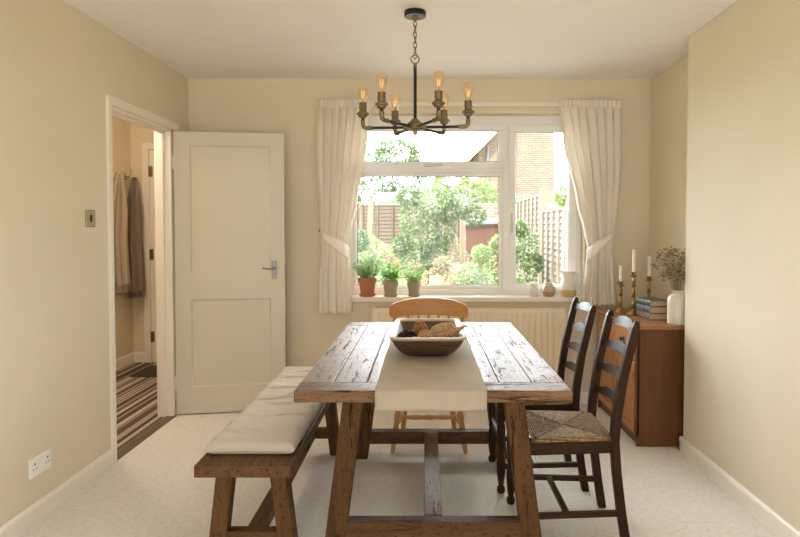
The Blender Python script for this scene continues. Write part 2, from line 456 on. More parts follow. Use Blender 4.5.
# baseboards
def skirt(name, p0, p1, nrm, h=.085, d=.017):
    """profiled board running from p0 to p1, standing off the wall along nrm"""
    prof = [(0,0),(d,0),(d,h*.78),(d*.75,h*.9),(d*.35,h),(0,h)]
    m = MB(); A=[]; B=[]
    for u, z in prof:
        A.append(m.b.verts.new((p0[0]+nrm[0]*u, p0[1]+nrm[1]*u, z))); B.append(m.b.verts.new((p1[0]+nrm[0]*u, p1[1]+nrm[1]*u, z)))
    m.b.faces.new(A); m.b.faces.new(B[::-1])
    for i in range(6): m.b.faces.new((A[i], B[i], B[(i+1)%6], A[(i+1)%6]))
    return structure(m.build(name, M['gloss']))
skirt('baseboard_left', (XL, YF), (XL, DO0-.032), (1,0))
skirt('baseboard_left', (XL, DO1+.095), (XL, YB), (1,0))
skirt('baseboard_back', (XL, YB), (XA, YB), (0,-1))
skirt('baseboard_right', (XR, YF), (XR, YBR+.017), (-1,0))
skirt('baseboard_right', (XR-.017, YBR), (XA, YBR), (0,1))
skirt('baseboard_right', (XA, YBR), (XA, YB), (-1,0))

# hallway beyond the door
HX, HY = -2.84, 5.907
structure(MB().box(HX-.1, XL-.02, 2.3, HY, -.1, 0).build('floor', M['stripes']))
structure(MB().box(HX-.1, HX, 2.3, HY+.1, 0, ZC).build('wall_hall_left', M['wall']))
HD0, HD1, HDZ = -2.66, -1.92, 2.06
w = MB(); w.box(HX, HD0, HY, HY+.1, 0, ZC).box(HD1, XL-WT, HY, HY+.1, 0, ZC).box(HD0, HD1, HY, HY+.1, HDZ, ZC)
structure(w.build('wall_hall_back', M['wall']))
structure(MB().box(HX-.1, XL-WT, 2.2, 2.3, 0, ZC).build('wall_hall_front', M['wall']))
skirt('baseboard_hall_left', (HX, 2.3), (HX, HY), (1,0), .1)
skirt('baseboard_hall_back', (HX, HY), (HD0-.05, HY), (0,-1), .1)
w = MB(); w.box(HD0-.06, HD0, HY-.022, HY+.1, 0, HDZ+.06).box(HD1, HD1+.06, HY-.022, HY+.1, 0, HDZ+.06).box(HD0, HD1, HY-.022, HY+.1, HDZ, HDZ+.06)
structure(w.build('trim_1', M['gloss']))
d2 = structure(empty('door_2', (HD0+.001, HY-.004, 0)))
MB().box(0, HD1-HD0-.002, 0, .04, .0005, HDZ-.004).build('door_leaf', M['gloss'], d2, bevel=.003)
for z in (.25, 1.05, 1.85):
    MB().box(-.012, .03, -.012, 0, z-.05, z+.05).tube([(.004,-.014,z-.05), (.004,-.014,z+.05)], .008).build('hinge', M['brassold'], d2)

# door lining and architraves
w = MB()
w.box(XL-.001, XL+.016, DO0-.032, DO0+.004, 0, DOZ+.045).box(XL-.001, XL+.016, DO1+.052, DO1+.095, 0, DOZ+.045).box(XL-.001, XL+.016, DO0+.004, DO1+.052, DOZ-.004, DOZ+.045)
w.box(XL-WT-.018, XL-WT+.001, DO0-.055, DO0+.004, 0, DOZ+.055).box(XL-WT-.018, XL-WT+.001, DO1-.004, DO1+.055, 0, DOZ+.055).box(XL-WT-.018, XL-WT+.001, DO0+.004, DO1-.004, DOZ-.004, DOZ+.055)
structure(w.build('trim_2', M['gloss']))
w = MB(); w.box(XL-WT-.002, XL+.002, DO0-.001, DO0+.022, 0, DOZ).box(XL-WT-.002, XL+.002, DO1-.022, DO1+.001, 0, DOZ).box(XL-WT-.002, XL+.002, DO0, DO1, DOZ-.022, DOZ+.001)
w.box(XL-.062, XL-.045, DO1-.034, DO1-.02, 0, DOZ-.02).box(XL-.062, XL-.045, DO0+.02, DO0+.034, 0, DOZ-.02).box(XL-.062, XL-.045, DO0+.02, DO1-.02, DOZ-.036, DOZ-.02)
structure(w.build('trim_3', M['gloss'], bevel=.002))
structure(MB().box(XL-.055, XL+.012, DO0, DO1, 0, .006).build('trim_4', plain('door_threshold_strip', (.16,.11,.07), .5, .3)))

# open door: leaf local x along its width from the hinge, local -y is the face towards the dining room
DW, DH, DT = .742, 1.962, .038
dang = math.atan2(.118, .735)
d1 = structure(empty('door_1', (XL+.008, DO1+.012, .008), dang))
def panel_leaf(m, W, H, T, wins):
    """slab with recessed, moulded panels on both faces"""
    xs = sorted({0, W} | {x for q in wins for x in q[:2]}); zs = sorted({0, H} | {z for q in wins for z in q[2:]})
    for i in range(len(xs)-1):
        for j in range(len(zs)-1):
            if any(q[0] <= xs[i] and xs[i+1] <= q[1] and q[2] <= zs[j] and zs[j+1] <= q[3] for q in wins): continue
            m.box(xs[i], xs[i+1], 0, T, zs[j], zs[j+1])
    bmesh.ops.remove_doubles(m.b, verts=m.b.verts[:], dist=1e-5)
m = MB(); wins = [(.102, .646, .985, 1.872), (.102, .646, .185, .800)]
panel_leaf(m, DW, DH, DT, wins)
kill = [f for f in m.b.faces if len([g for g in f.edges[0].link_faces]) > 4]
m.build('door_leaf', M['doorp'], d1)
for q in wins:
    m = MB(); x0, x1, z0, z1 = q; e = .012
    m.box(x0-.001, x1+.001, .012, DT-.012, z0-.001, z1+.001)
    for s0, s1 in ((0, .012), (DT, DT-.012)):      # sloping bead round the recess
        a = [(x0,s0,z0),(x1,s0,z0),(x1,s0,z1),(x0,s0,z1)]; b = [(x0+e,s1,z0+e),(x1-e,s1,z0+e),(x1-e,s1,z1-e),(x0+e,s1,z1-e)]
        va = [m.b.verts.new(p) for p in a]; vb = [m.b.verts.new(p) for p in b]
        for i in range(4): m.b.faces.new((va[i], va[(i+1)%4], vb[(i+1)%4], vb[i]))
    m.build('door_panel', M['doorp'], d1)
hd = MB().box(.652, .688, -.007, 0, .935, 1.065).build('handle_plate', M['chrome'], d1, bevel=.003)
h = MB(); h.tube([(.670,-.005,1.012), (.670,-.042,1.012), (.663,-.048,1.012), (.63,-.049,1.010), (.592,-.046,1.016)], [.008,.008,.008,.0065,.006])
autosmooth(h.build('door_handle', M['chrome'], hd))
MB().box(DW, DW+.002, .008, .03, .95, 1.05).build('latch_plate', M['chrome'], d1)
for z in (.22, 1.75):
    autosmooth(MB().tube([(-.006,.0,z-.045), (-.006,.0,z+.045)], .007).box(-.004, .0, .0, .03, z-.045, z+.045).build('hinge', M['gloss'], d1))

# ------------------------------------------------------------------ window
WY = YB+.10                                  # face of the frame
w1 = structure(empty('window_1', (WX0, WY, WZ0)))
def rel(x, z): return x-WX0, z-WZ0
fr = MB(); F = .05; D = .065
X1, Z1 = WX1-WX0, WZ1-WZ0
mxl, mxr = rel(.588, 0)[0], rel(.638, 0)[0]        # mullion
tz0, tz1 = rel(0, 1.725)[1], rel(0, 1.765)[1]      # transom
fr.box(0, X1, 0, D, 0, F).box(0, X1, 0, D, Z1-F-.03, Z1).box(0, F, 0, D, F, Z1-F).box(X1-F, X1, 0, D, F, Z1-F)
fr.box(mxl, mxr, 0, D, F, Z1-F-.03).box(F, mxl, 0, D, tz0, tz1)
fr.build('window_frame', M['upvc'], w1, bevel=.004)
def sash(x0, x1, z0, z1, b, off, name='sash'):
    s = MB(); s.box(x0, x1, off, off+D-.01, z0, z0+b).box(x0, x1, off, off+D-.01, z1-b, z1).box(x0, x0+b, off, off+D-.01, z0+b, z1-b).box(x1-b, x1, off, off+D-.01, z0+b, z1-b)
    o = s.build(name, M['upvc'], w1, bevel=.006)
    g = MB(); e = .004
    X0, X_1, Z0, Z_1 = x0+b, x1-b, z0+b, z1-b
    yy = off+.012
    g.box(X0-.001, X_1+.001, yy, yy+.006, Z0-.001, Z0+e).box(X0-.001, X_1+.001, yy, yy+.006, Z_1-e, Z_1+.001).box(X0-.001, X0+e, yy, yy+.006, Z0, Z_1).box(X_1-e, X_1+.001, yy, yy+.006, Z0, Z_1)
    g.build('gasket', M['gasket'], o)
    MB().box(X0-.002, X_1+.002, off+.024, off+.028, Z0-.002, Z_1+.002).build('window_pane', M['pane'], o)
    return o
f1 = sash(F-.012, mxl+.012, tz1-.012, Z1-F-.018, .05, -.018)
f2 = sash(F, mxl, F, tz0, .03, .006, 'fixed_light')
f3 = sash(mxr-.012, X1-F+.012, F-.012, Z1-F-.018, .058, -.018)
h = MB(); hx, hz = rel(.68-.03, 1.30)
h.box(hx-.011, hx+.011, -.03, -.018, hz-.03, hz+.03).tube([(hx,-.028,hz), (hx,-.05,hz), (hx,-.055,hz+.02), (hx,-.05,hz+.12)], [.009,.010,.010,.008])
autosmooth(h.build('window_handle', M['handlemetal'], f3))
h = MB(); hx, hz = rel(.02, 1.775)
h.box(hx-.03, hx+.03, -.03, -.018, hz-.011, hz+.011).tube([(hx,-.028,hz), (hx,-.05,hz), (hx+.02,-.055,hz), (hx+.11,-.05,hz)], [.009,.010,.010,.008])
autosmooth(h.build('window_handle', M['handlemetal'], f1))
s = MB(); s.box(WX0+.001-WX0, WX1-.001-WX0, -.1, .0, -.03, .01).box(-.03, X1+.02, -.145, -.1+.0, -.03, .01)
s.build('window_sill', M['gloss'], w1, bevel=.008)
SILL = WZ0+.01
MB().box(-.03, X1+.03, D, D+.16, -.04, -.005).build('outer_sill', M['upvc'], w1)

# curtain track
tr_ = MB().box(-.80, 1.43, 4.474, 4.496, 2.195, 2.225).box(-.80, -.79, 4.472, YB, 2.19, 2.23).box(1.42, 1.43, 4.472, YB, 2.19, 2.23)
for x in (-.5, .3, 1.1): tr_.box(x-.012, x+.012, 4.48, YB, 2.2, 2.225)
tag(tr_.build('curtain_track', M['gloss'], bevel=.003), 'white curtain track running above the garden window', 'curtain track')

# curtains ------------------------------------------------------------
def interp(tab, z):
    for (z0, a0), (z1, a1) in zip(tab, tab[1:]):
        if (z0-z)*(z1-z) <= 0:
            q = (z-z0)/(z1-z0) if z1 != z0 else 0
            q = q*q*(3-2*q)*.5+q*.5
            return a0+(a1-a0)*q
    return tab[-1][1]
def curtain(label, lt, rt, zb, tz, hook, seed, folds):
    rnd = random.Random(seed)
    ph = [rnd.uniform(0, 6.28) for _ in range(6)]
    top = 2.228
    root = thing('curtain', label, 'curtain', ((lt[0][1]+rt[0][1])/2, 4.42, zb), 0, 'linen curtains at the garden window')
    ox, oy, oz = root.location
    NU, NV = 150, 70
    def f(u, v):
        z = top+(zb-top)*v
        L, R = interp(lt, z), interp(rt, z)
        W = R-L; W0 = abs(rt[0][1]-lt[0][1])
        head = max(0, 1-(top-z)/.10)
        k = min(1, (top-z)/.25)
        u2 = u+.012*math.sin(2*PI*u*2+ph[0])+.006*math.sin(z*3+ph[1])
        tie = math.exp(-((z-tz)/.10)**2)
        amp = (.030*k+.012*(1-k))*(1-.55*tie)
        a = 2*PI*folds*u2+ph[2]+.5*math.sin(2.2*z+ph[3])
        y = amp*(math.sin(a)+.3*math.sin(2*a+ph[4]+z))+.012*math.sin(2*PI*3*u+ph[5]+z*2)
        y += .012*head*math.sin(2*PI*folds*2*u)
        x = L+W*u + .012*k*math.cos(a)*min(1, W/W0+.1)
        zz = z+(.006*math.sin(a) if v > .97 else 0)+(.004*math.sin(2*PI*folds*2*u) if v < .02 else 0)
        return (x-ox, 4.42+y-oy, zz-oz)
    m = MB(); m.grid(f, NU, NV)
    m.build('curtain_fabric', M['curtain'], root, smooth=True, solid=.003)
    # pencil-pleat heading tape
    m = MB()
    m.grid(lambda u, v: (interp(lt, top)-ox+(interp(rt, top)-interp(lt, top))*u*1.0, -.018-.0-.012*abs(math.sin(2*PI*folds*1.0*u+ph[2]))+.004*math.sin(v*6), top-oz-.005-.06*v), 120, 6)
    m.build('heading', M['curtain'], root, smooth=True, solid=.002)
    # tieback: band from the wall hook round the front of the gathered cloth
    L, R = interp(lt, tz), interp(rt, tz)
    hx, hz = hook
    inner = R+.008 if hx < (L+R)/2 else L-.008
    pts = []
    n = 26
    for i in range(n+1):
        q = i/n
        x = hx+(inner-hx)*(1-(1-q)**1.25)
        y = 4.485 - .135*math.sin(min(1, q*5.5)*PI/2)
        if q > .82: y += (q-.82)/.18*.05
        z = hz+(tz-.055-hz)*q**.9
        pts.append((x-ox, y-oy, z-oz))
    def g(u, v):
        i = min(n-1, int(u*n)); r = u*n-i
        p = [pts[i][k]*(1-r)+pts[i+1][k]*r for k in range(3)]
        wd = .018+.045*min(1, u*1.6)
        return (p[0], p[1]-.006*math.sin(v*PI), p[2]+wd*(v-.5)*2*.75)
    m = MB(); m.grid(g, 40, 6)
    m.build('tieback', M['curtain'], root, smooth=True, solid=.005)
    return root
curtain('left linen curtain tied back beside the terracotta pot',
        [(2.23,-.765),(1.8,-.768),(1.25,-.748),(1.15,-.742),(.95,-.762),(.68,-.772)],
        [(2.23,-.375),(1.95,-.405),(1.5,-.485),(1.25,-.545),(1.17,-.560),(1.05,-.548),(.68,-.532)], .69, 1.18, (-.764,1.275), 3, 7)
curtain('right linen curtain tied back beside the stoneware jug',
        [(2.23,.962),(1.95,.99),(1.5,1.095),(1.25,1.155),(1.16,1.175),(1.05,1.165),(.74,1.14)],
        [(2.23,1.405),(1.8,1.405),(1.4,1.378),(1.16,1.352),(1.0,1.36),(.74,1.375)], .745, 1.16, (1.375,1.28), 11, 7)
for hx, hz, lb in ((-.768,1.278,'small brass tieback hook left of the window'), (1.38,1.283,'small brass tieback hook right of the window')):
    h = MB().tube([(hx,YB-.001,hz),(hx,4.485,hz),(hx,4.47,hz+.01)], .006).lathe([(.001,0),(.011,.001),(.012,.006),(.009,.012),(.001,.015)], seg=12, M4=Matrix.Rotation(PI/2,4,'X'), c=(hx,4.472,hz+.01))
    tag(autosmooth(h.build('curtain_hook', M['hookbrass'])), lb, 'hook')

# radiator ------------------------------------------------------------
r = thing('radiator', 'cream panel radiator on the wall beneath the window', 'radiator', (.32, YB-.004, .12))
RW, RH = 1.40, .60
m = MB(); poly = [(-RW/2, -.09)]
x = -RW/2+.04
while x < RW/2-.05:
    poly += [(x,-.09),(x+.008,-.086),(x+.017,-.086),(x+.025,-.09)]; x += .0455
poly += [(RW/2,-.09),(RW/2,-.078),(-RW/2,-.078)]
m.prism(poly, 'Z', .035, RH-.03)
m.box(-RW/2, RW/2, -.0895, -.078, RH-.03, RH).box(-RW/2, RW/2, -.0895, -.078, 0, .035)
m.build('front_panel', M['rad'], r)
g = MB()
for i in range(46): g.box(-RW/2+.02+i*.03, -RW/2+.04+i*.03, -.082, -.02, RH-.003, RH+.001)
g.box(-RW/2, RW/2, -.088, -.078, RH-.002, RH+.002).box(-RW/2, RW/2, -.024, -.015, RH-.002, RH+.002).build('top_grille', M['rad'], r)
MB().box(-RW/2-.004, -RW/2, -.092, -.02, .0, RH+.001).build('side_cover', M['rad'], r)
MB().box(RW/2, RW/2+.004, -.092, -.02, .0, RH+.001).build('side_cover', M['rad'], r)
MB().box(-.5, -.47, -.03, 0, .1, .5).box(.47, .5, -.03, 0, .1, .5).box(-RW/2, RW/2, -.03, -.018, 0, RH-.01).build('back_panel', M['rad'], r)
for sx in (-1, 1):
    v = MB().tube([(sx*(RW/2),-.05,.03),(sx*(RW/2+.03),-.05,.03),(sx*(RW/2+.03),-.05,-.118)], .008)
    autosmooth(v.build('pipe', M['gloss'], r))

# switch & socket ------------------------------------------------------
s = thing('light_switch', 'antique metal rocker light switch by the doorway', 'light switch', (XL, 3.165, 1.355))
MB().box(0, .008, -.043, .043, -.045, .045).build('switch_plate', M['switchmetal'], s, bevel=.004)
MB().box(.006, .014, -.010, .002, -.018, .018).build('rocker', M['iron'], s, bevel=.001)
for y in (-.032, .03): MB().tube([(.007,y,0),(.0095,y,0)], .004).build('screw', M['iron'], s)
s = thing('power_socket', 'white double power socket low on the left wall', 'power socket', (XL, 2.715, .245))
MB().box(0, .012, -.075, .075, -.044, .044).build('socket_plate', M['whiteplastic'], s, bevel=.004)
for y in (-.045, .045):
    h = MB().box(.0115, .0126, y-.004, y+.004, .010, .020).box(.0115, .0126, y-.014, y-.007, -.010, -.005).box(.0115, .0126, y+.007, y+.014, -.010, -.005)
    h.build('pin_slots', M['black'], s)
for y in (-.012, .012): MB().box(.011, .016, y-.006, y+.006, .012, .032).build('rocker', M['whiteplastic'], s, bevel=.001)

# ------------------------------------------------------------------ chandelier
CX, CY = -.05, 3.12
c = thing('chandelier', 'black and brass six-armed pipe chandelier with amber bulbs', 'ceiling light', (CX, CY, 2.4))
Zh = 1.817-2.4
autosmooth(MB().lathe([(.001,0),(.054,0),(.055,-.004),(.055,-.024),(.052,-.028),(.001,-.030)], seg=36, capb=False, capt=False).build('canopy', M['iron'], c))
autosmooth(MB().lathe([(.001,-.029),(.016,-.030),(.012,-.040),(.006,-.046),(.001,-.05)], seg=16, capb=False, capt=False).build('canopy_nut', M['brassold'], c))
zt = -.046
k = 0; z = zt
while z > -.212:
    rot = Matrix.Rotation(PI/2*(k % 2)+.4, 4, 'Z')
    autosmooth(MB().torus((0,0,z-.017), .0085, .0024, rot, sx=1.8, seg=16, sub=6).build('chain_link', M['brassold'], c), 80)
    z -= .0265; k += 1
autosmooth(MB().torus((0,0,-.240), .021, .0032, Matrix.Rotation(.15,4,'Z'), seg=24).build('ring', M['brassold'], c), 80)
autosmooth(MB().lathe([(.001,-.260),(.007,-.261),(.009,-.269),(.009,-.280),(.007,-.284)], seg=14).build('rod_collar', M['brassold'], c))
autosmooth(MB().tube([(0,0,-.275),(0,0,Zh+.02)], .0082, 14).build('rod', M['iron'], c))
autosmooth(MB().lathe([(.001,Zh+.046),(.012,Zh+.045),(.022,Zh+.034),(.038,Zh+.020),(.042,Zh+.008),(.042,Zh-.010),(.034,Zh-.016),(.014,Zh-.020),(.012,Zh-.034),(.010,Zh-.040),(.001,Zh-.041)], seg=24, capb=False, capt=False).build('hub', M['brassold'], c))
R = .269
for i in range(6):
    a = math.radians(-5+60*i)
    M4 = Matrix.Rotation(a, 4, 'Z')
    P = lambda r_, z_: tuple(M4@Vector((r_, 0, z_)))
    arm = autosmooth(MB().tube([P(.03,Zh),P(R-.03,Zh)], .0072, 12).build('arm', M['iron'], c))
    autosmooth(MB().tube([P(.036,Zh),P(.058,Zh)], .0115, 12).build('arm_collar', M['brassold'], arm))
    e = MB().tube([P(R-.046,Zh),P(R-.040,Zh),P(R-.016,Zh),P(R-.004,Zh+.006),P(R,Zh+.020),P(R,Zh+.036)], [.012,.0105,.0105,.0115,.0105,.012], 12)
    autosmooth(e.build('elbow', M['brassold'], c), 60)
    q = P(R, 0)
    autosmooth(MB().tube([P(R,Zh+.030),P(R,Zh+.054)], .0088, 12).build('nipple', M['iron'], c))
    z0 = Zh+.050
    prof = [(.001,0),(.012,0),(.022,.006),(.024,.010),(.024,.014),(.032,.018),(.033,.022),(.030,.027),(.021,.032),(.0185,.036),(.0185,.050),(.020,.052),(.020,.060),(.0185,.062),(.0185,.070),(.020,.072),(.020,.078),(.015,.079),(.001,.079)]
    autosmooth(MB().lathe([(r_, z0+zz) for r_, zz in prof], c=(q[0],q[1],0), seg=20, capb=False, capt=False).build('lamp_holder', M['brassold'], c), 30)
    zb = z0+.079
    prof = [(.0115,0),(.0125,.010),(.017,.022),(.0225,.040),(.0265,.060),(.0265,.072),(.022,.086),(.012,.094),(.001,.097)]
    bl = autosmooth(MB().lathe([(r_, zb+zz) for r_, zz in prof], c=(q[0],q[1],0), seg=24, capb=True, capt=False).build('bulb', M['bulb'], c), 70)
    f_ = MB()
    for kk in range(6):
        b = kk*PI/3
        f_.tube([(q[0]+.005*math.cos(b),q[1]+.005*math.sin(b),zb+.022),(q[0]+.011*math.cos(b+.3),q[1]+.011*math.sin(b+.3),zb+.062)], .0008, 5)
    f_.build('filament', M['filament'], bl)
    autosmooth(MB().tube([(q[0],q[1],zb+.001),(q[0],q[1],zb+.02),(q[0],q[1],zb+.064)], [.005,.003,.0015], 8).build('glass_stem', M['bulb'], bl))

# ------------------------------------------------------------------ table
TX0, TX1, TY0, TY1, TZ = -.441, .497, 2.031, 3.524, .76
TXc = (TX0+TX1)/2
tb = thing('dining_table', 'rustic reclaimed-pine trestle table with thick plank top', 'table', (TXc, 2.7775, 0))
def L(x, y, z): return (x-TXc, y-2.7775, z)
hw = (TX1-TX0)/2; hl = (TY1-TY0)/2
rnd = random.Random(4)
m = MB(); pw = 2*hw/8
for i in range(8):
    x0 = -hw+i*pw+.0011; x1 = -hw+(i+1)*pw-.0011
    ysplit = [-hl+.112]
    if i in (1, 3, 6): ysplit.append(rnd.uniform(-.1, .35))
    ysplit.append(hl-.112)
    for a, b in zip(ysplit, ysplit[1:]):
        dz = rnd.uniform(-.0015, 0.0)
        m.box(x0, x1, a+.001, b-.001, TZ-.04, TZ+dz)
m.build('tabletop', M['tabletop'], tb, bevel=.003)
for a, b in ((-hl, -hl+.11), (hl-.11, hl)):
    m = MB()
    # slightly worn outline
    n = 24; top = []; 
    g = []
    for i in range(n+1):
        x = -hw+2*hw*i/n
        w0 = a+(.0025*mnoise.noise(Vector((x*9, a*3, 0))) if a < 0 else 0)
        g.append((x, w0))
    for i in range(n):
        (x0, y0), (x1, y1) = g[i], g[i+1]
        za, zb_ = (.0015*mnoise.noise(Vector((x*14, 2, 1))) for x in (x0, x1))
        m.hexa([(x0,y0,TZ-.042+za),(x1,y1,TZ-.042+zb_),(x1,b,TZ-.04),(x0,b,TZ-.04),(x0,y0,TZ+za-.001),(x1,y1,TZ+zb_-.001),(x1,b,TZ),(x0,b,TZ)])
    bmesh.ops.remove_doubles(m.b, verts=m.b.verts[:], dist=1e-4)
    dl = [f for f in m.b.faces if all(len(e.link_faces) > 2 for e in f.edges)]
    fs = {}
    for f in m.b.faces: fs.setdefault(tuple(sorted(v.index for v in f.verts)), []).append(f)
    m.b.verts.index_update(); fs = {}
    for f in m.b.faces: fs.setdefault(tuple(sorted(v.index for v in f.verts)), []).append(f)
    bmesh.ops.delete(m.b, geom=[f for q in fs.values() if len(q) > 1 for f in q], context='FACES_ONLY')
    m.build('end_board', M['tableend'], tb, bevel=.004)
TCX = .033
for yc in (2.38, 3.44):
    for sx in (-1, 1):
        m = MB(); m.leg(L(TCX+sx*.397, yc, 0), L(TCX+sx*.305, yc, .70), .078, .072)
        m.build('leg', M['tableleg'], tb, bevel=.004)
    x0, x1 = TCX-.345, TCX+.345
    m = MB(); p = L(0, yc, 0)
    zt_, zb2 = .155, .085
    kx = lambda z: .397-(.397-.305)*z/.70
    m.hexa([L(TCX-kx(zb2), yc-.03, zb2), L(TCX+kx(zb2), yc-.03, zb2), L(TCX+kx(zb2), yc+.03, zb2), L(TCX-kx(zb2), yc+.03, zb2),
            L(TCX-kx(zt_), yc-.03, zt_), L(TCX+kx(zt_), yc-.03, zt_), L(TCX+kx(zt_), yc+.03, zt_), L(TCX-kx(zt_), yc+.03, zt_)])
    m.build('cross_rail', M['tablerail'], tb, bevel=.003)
    m = MB(); m.box(L(TCX-.37,0,0)[0], L(TCX+.37,0,0)[0], p[1]-.036, p[1]+.036, .665, TZ-.041)
    m.build('top_bearer', M['tablerail'], tb, bevel=.003)
m = MB(); m.box(L(TCX-.037,0,0)[0], L(TCX+.037,0,0)[0], L(0,2.41,0)[1], L(0,3.41,0)[1], .09, .157)
m.build('stretcher', M['tablebeam'], tb, bevel=.003)

# runner
m = MB()
def rf(u, v):
    x = -.167+.374*u; s_ = v*(1.49+.07+.07)
    y0 = TY0-.006
    if s_ < .07: y, z = y0, TZ+.0035-(.07-s_)
    elif s_ > 1.56: y, z = TY1+.006, TZ+.0035-(s_-1.56)
    else: y, z = y0+(s_-.07)*(1.502/1.49), TZ+.0035
    n = mnoise.noise(Vector((x*8, s_*5, 0)))
    if .07 < s_ < 1.56: z += max(0, .0012*n)
    else: y += (-1 if s_ < 1 else 1)*max(0, .003+.005*n)
    return (x+.0015*mnoise.noise(Vector((1, s_*9, u*2))), y, z)
m.grid(rf, 40, 160)
tag(m.build('table_runner', M['runner'], smooth=True, solid=.002), 'beige linen runner laid down the middle of the table', 'table runner')

# dough bowl
BZ = TZ+.0055
BX, BY = .011, 2.69
bw = thing('dough_bowl', 'rectangular carved wooden dough bowl with pale rim on the table runner', 'bowl', (BX, BY, BZ))
def rrect(hx, hy, r, z, n=7):
    out = []
    for cx, cy, a0 in ((hx-r,hy-r,0),(-hx+r,hy-r,90),(-hx+r,-hy+r,180),(hx-r,-hy+r,270)):
        for i in range(n+1):
            a = math.radians(a0+90*i/n); out.append((cx+r*math.cos(a), cy+r*math.sin(a), z))
    return out
def loft(m, loops, capb=False, capt=False):
    rg = [[m.b.verts.new(p) for p in l] for l in loops]; n = len(rg[0])
    for a, b in zip(rg, rg[1:]):
        for k in range(n): m.b.faces.new((a[k], a[(k+1)%n], b[(k+1)%n], b[k]))
    if capb: m.b.faces.new(rg[0][::-1])
    if capt: m.b.faces.new(rg[-1])
    return rg
m = MB()
loft(m, [rrect(.080,.128,.03,0), rrect(.090,.142,.035,.002), rrect(.114,.180,.04,.022), rrect(.136,.224,.045,.052), rrect(.146,.250,.045,.078), rrect(.149,.258,.045,.088)], True)
loft(m, [rrect(.130,.242,.036,.090), rrect(.118,.215,.038,.065), rrect(.095,.165,.035,.032), rrect(.066,.11,.03,.014)], False, True)
autosmooth(m.build('bowl_body', M['bowl'], bw), 50)
m = MB()
loft(m, [rrect(.149,.258,.045,.086), rrect(.154,.264,.046,.089), rrect(.156,.266,.046,.096), rrect(.153,.263,.045,.100), rrect(.143,.254,.040,.100), rrect(.135,.246,.036,.096), rrect(.126,.235,.036,.078)])
autosmooth(m.build('rim', M['bowlrim'], bw), 50)

def cone_scales(m, c, axis, L_, R_, rows, per, tip=.35, flat=1):
    """cone of overlapping woody scales"""
    ax = Vector(axis).normalized(); q = Vector((0,0,1)).rotation_difference(ax).to_matrix().to_4x4()
    def prof(t_): return R_*(math.sin(PI*min(1, (t_*.82+.12)))**.8)
    core = [(max(.001, prof(i/10)*.72), L_*(i/10-.5)) for i in range(11)]
    m.lathe(core, c=c, seg=12, M4=q)
    for i in range(rows):
        t_ = (i+.5)/rows
        for k_ in range(per):
            a = 2*PI*(k_+.5*(i % 2))/per
            r0 = prof(t_)*.68; r1 = prof(t_)*1.03
            z = L_*(t_-.5)
            w_ = prof(t_)*PI/per*.95
            o = Vector((math.cos(a), math.sin(a), 0)); s_ = Vector((-math.sin(a), math.cos(a), 0)); Z = Vector((0,0,1))
            pts = [o*r0-s_*w_*.6+Z*(z-.002), o*r0+s_*w_*.6+Z*(z-.002), o*r1+s_*w_+Z*(z+L_/rows*.5), o*(r1+.001)+Z*(z+L_/rows*.75), o*r1-s_*w_+Z*(z+L_/rows*.5)]
            pt2 = [p+Z*.003 for p in pts]
            A = [m.b.verts.new(Vector(c)+(q@p)) for p in pts]; B = [m.b.verts.new(Vector(c)+(q@p)) for p in pt2]
            m.b.faces.new(A[::-1]); m.b.faces.new(B)
            for j in range(5): m.b.faces.new((A[j], A[(j+1)%5], B[(j+1)%5], B[j]))
def local(m_, name, mat, o3, label, cat, smooth=True):
    for v in m_.b.verts: v.co -= Vector(o3)
    ob = m_.build(name, mat, loc=o3)
    if smooth: autosmooth(ob, 50)
    return tag(ob, label, cat)
p = (BX-.085, BY-.12, BZ+.076); m = MB(); cone_scales(m, p, (.75,-.5,-.15), .085, .030, 7, 9)
local(m, 'pine_cone', M['pine3'], p, 'dark open pine cone at the left of the dough bowl', 'pine cone', False)
p = (BX-.030, BY-.02, BZ+.080); m = MB(); cone_scales(m, p, (-.15,-.2,1), .100, .036, 9, 10, )
local(m, 'pine_cone', M['pine1'], p, 'brown pointed pine cone standing upright in the bowl', 'pine cone', False)
# round seed head
p = (BX-.006, BY-.170, BZ+.080); m = MB()
for i in range(150):
    z = 1-2*(i+.5)/150; a = i*2.39996; r_ = math.sqrt(1-z*z); d_ = Vector((r_*math.cos(a), r_*math.sin(a), z))
    qm = Vector((0,0,1)).rotation_difference(d_).to_matrix().to_4x4()
    m.lathe([(.0042,0),(.0036,.004),(.001,.0065)], c=Vector(p)+d_*.033, seg=5, M4=qm, capb=False)
m.lathe([(max(.001,.035*math.sin(PI*i/12)), -.035*math.cos(PI*i/12)) for i in range(13)], c=p, seg=18)
local(m, 'seed_head', M['pine2'], p, 'round bobbly brown seed head at the front of the bowl', 'seed head', False)
# big woven gourd-like pod
p = (BX+.060, BY-.04, BZ+.080); m = MB(); ax = Vector((.75,-.15,.50)).normalized(); qm = Vector((0,0,1)).rotation_difference(ax).to_matrix().to_4x4()
pr = []
for i in range(31):
    t_ = i/30; r_ = .043*(math.sin(PI*(t_**.75)*.86+.12)**.8)*(1+.035*(i % 2)); pr.append((max(.001, r_), .13*(t_-.5)))
m.lathe(pr, c=p, seg=26, M4=qm)
local(m, 'dried_pod', M['pine2'], p, 'large plump textured brown pod in the bowl', 'dried pod')
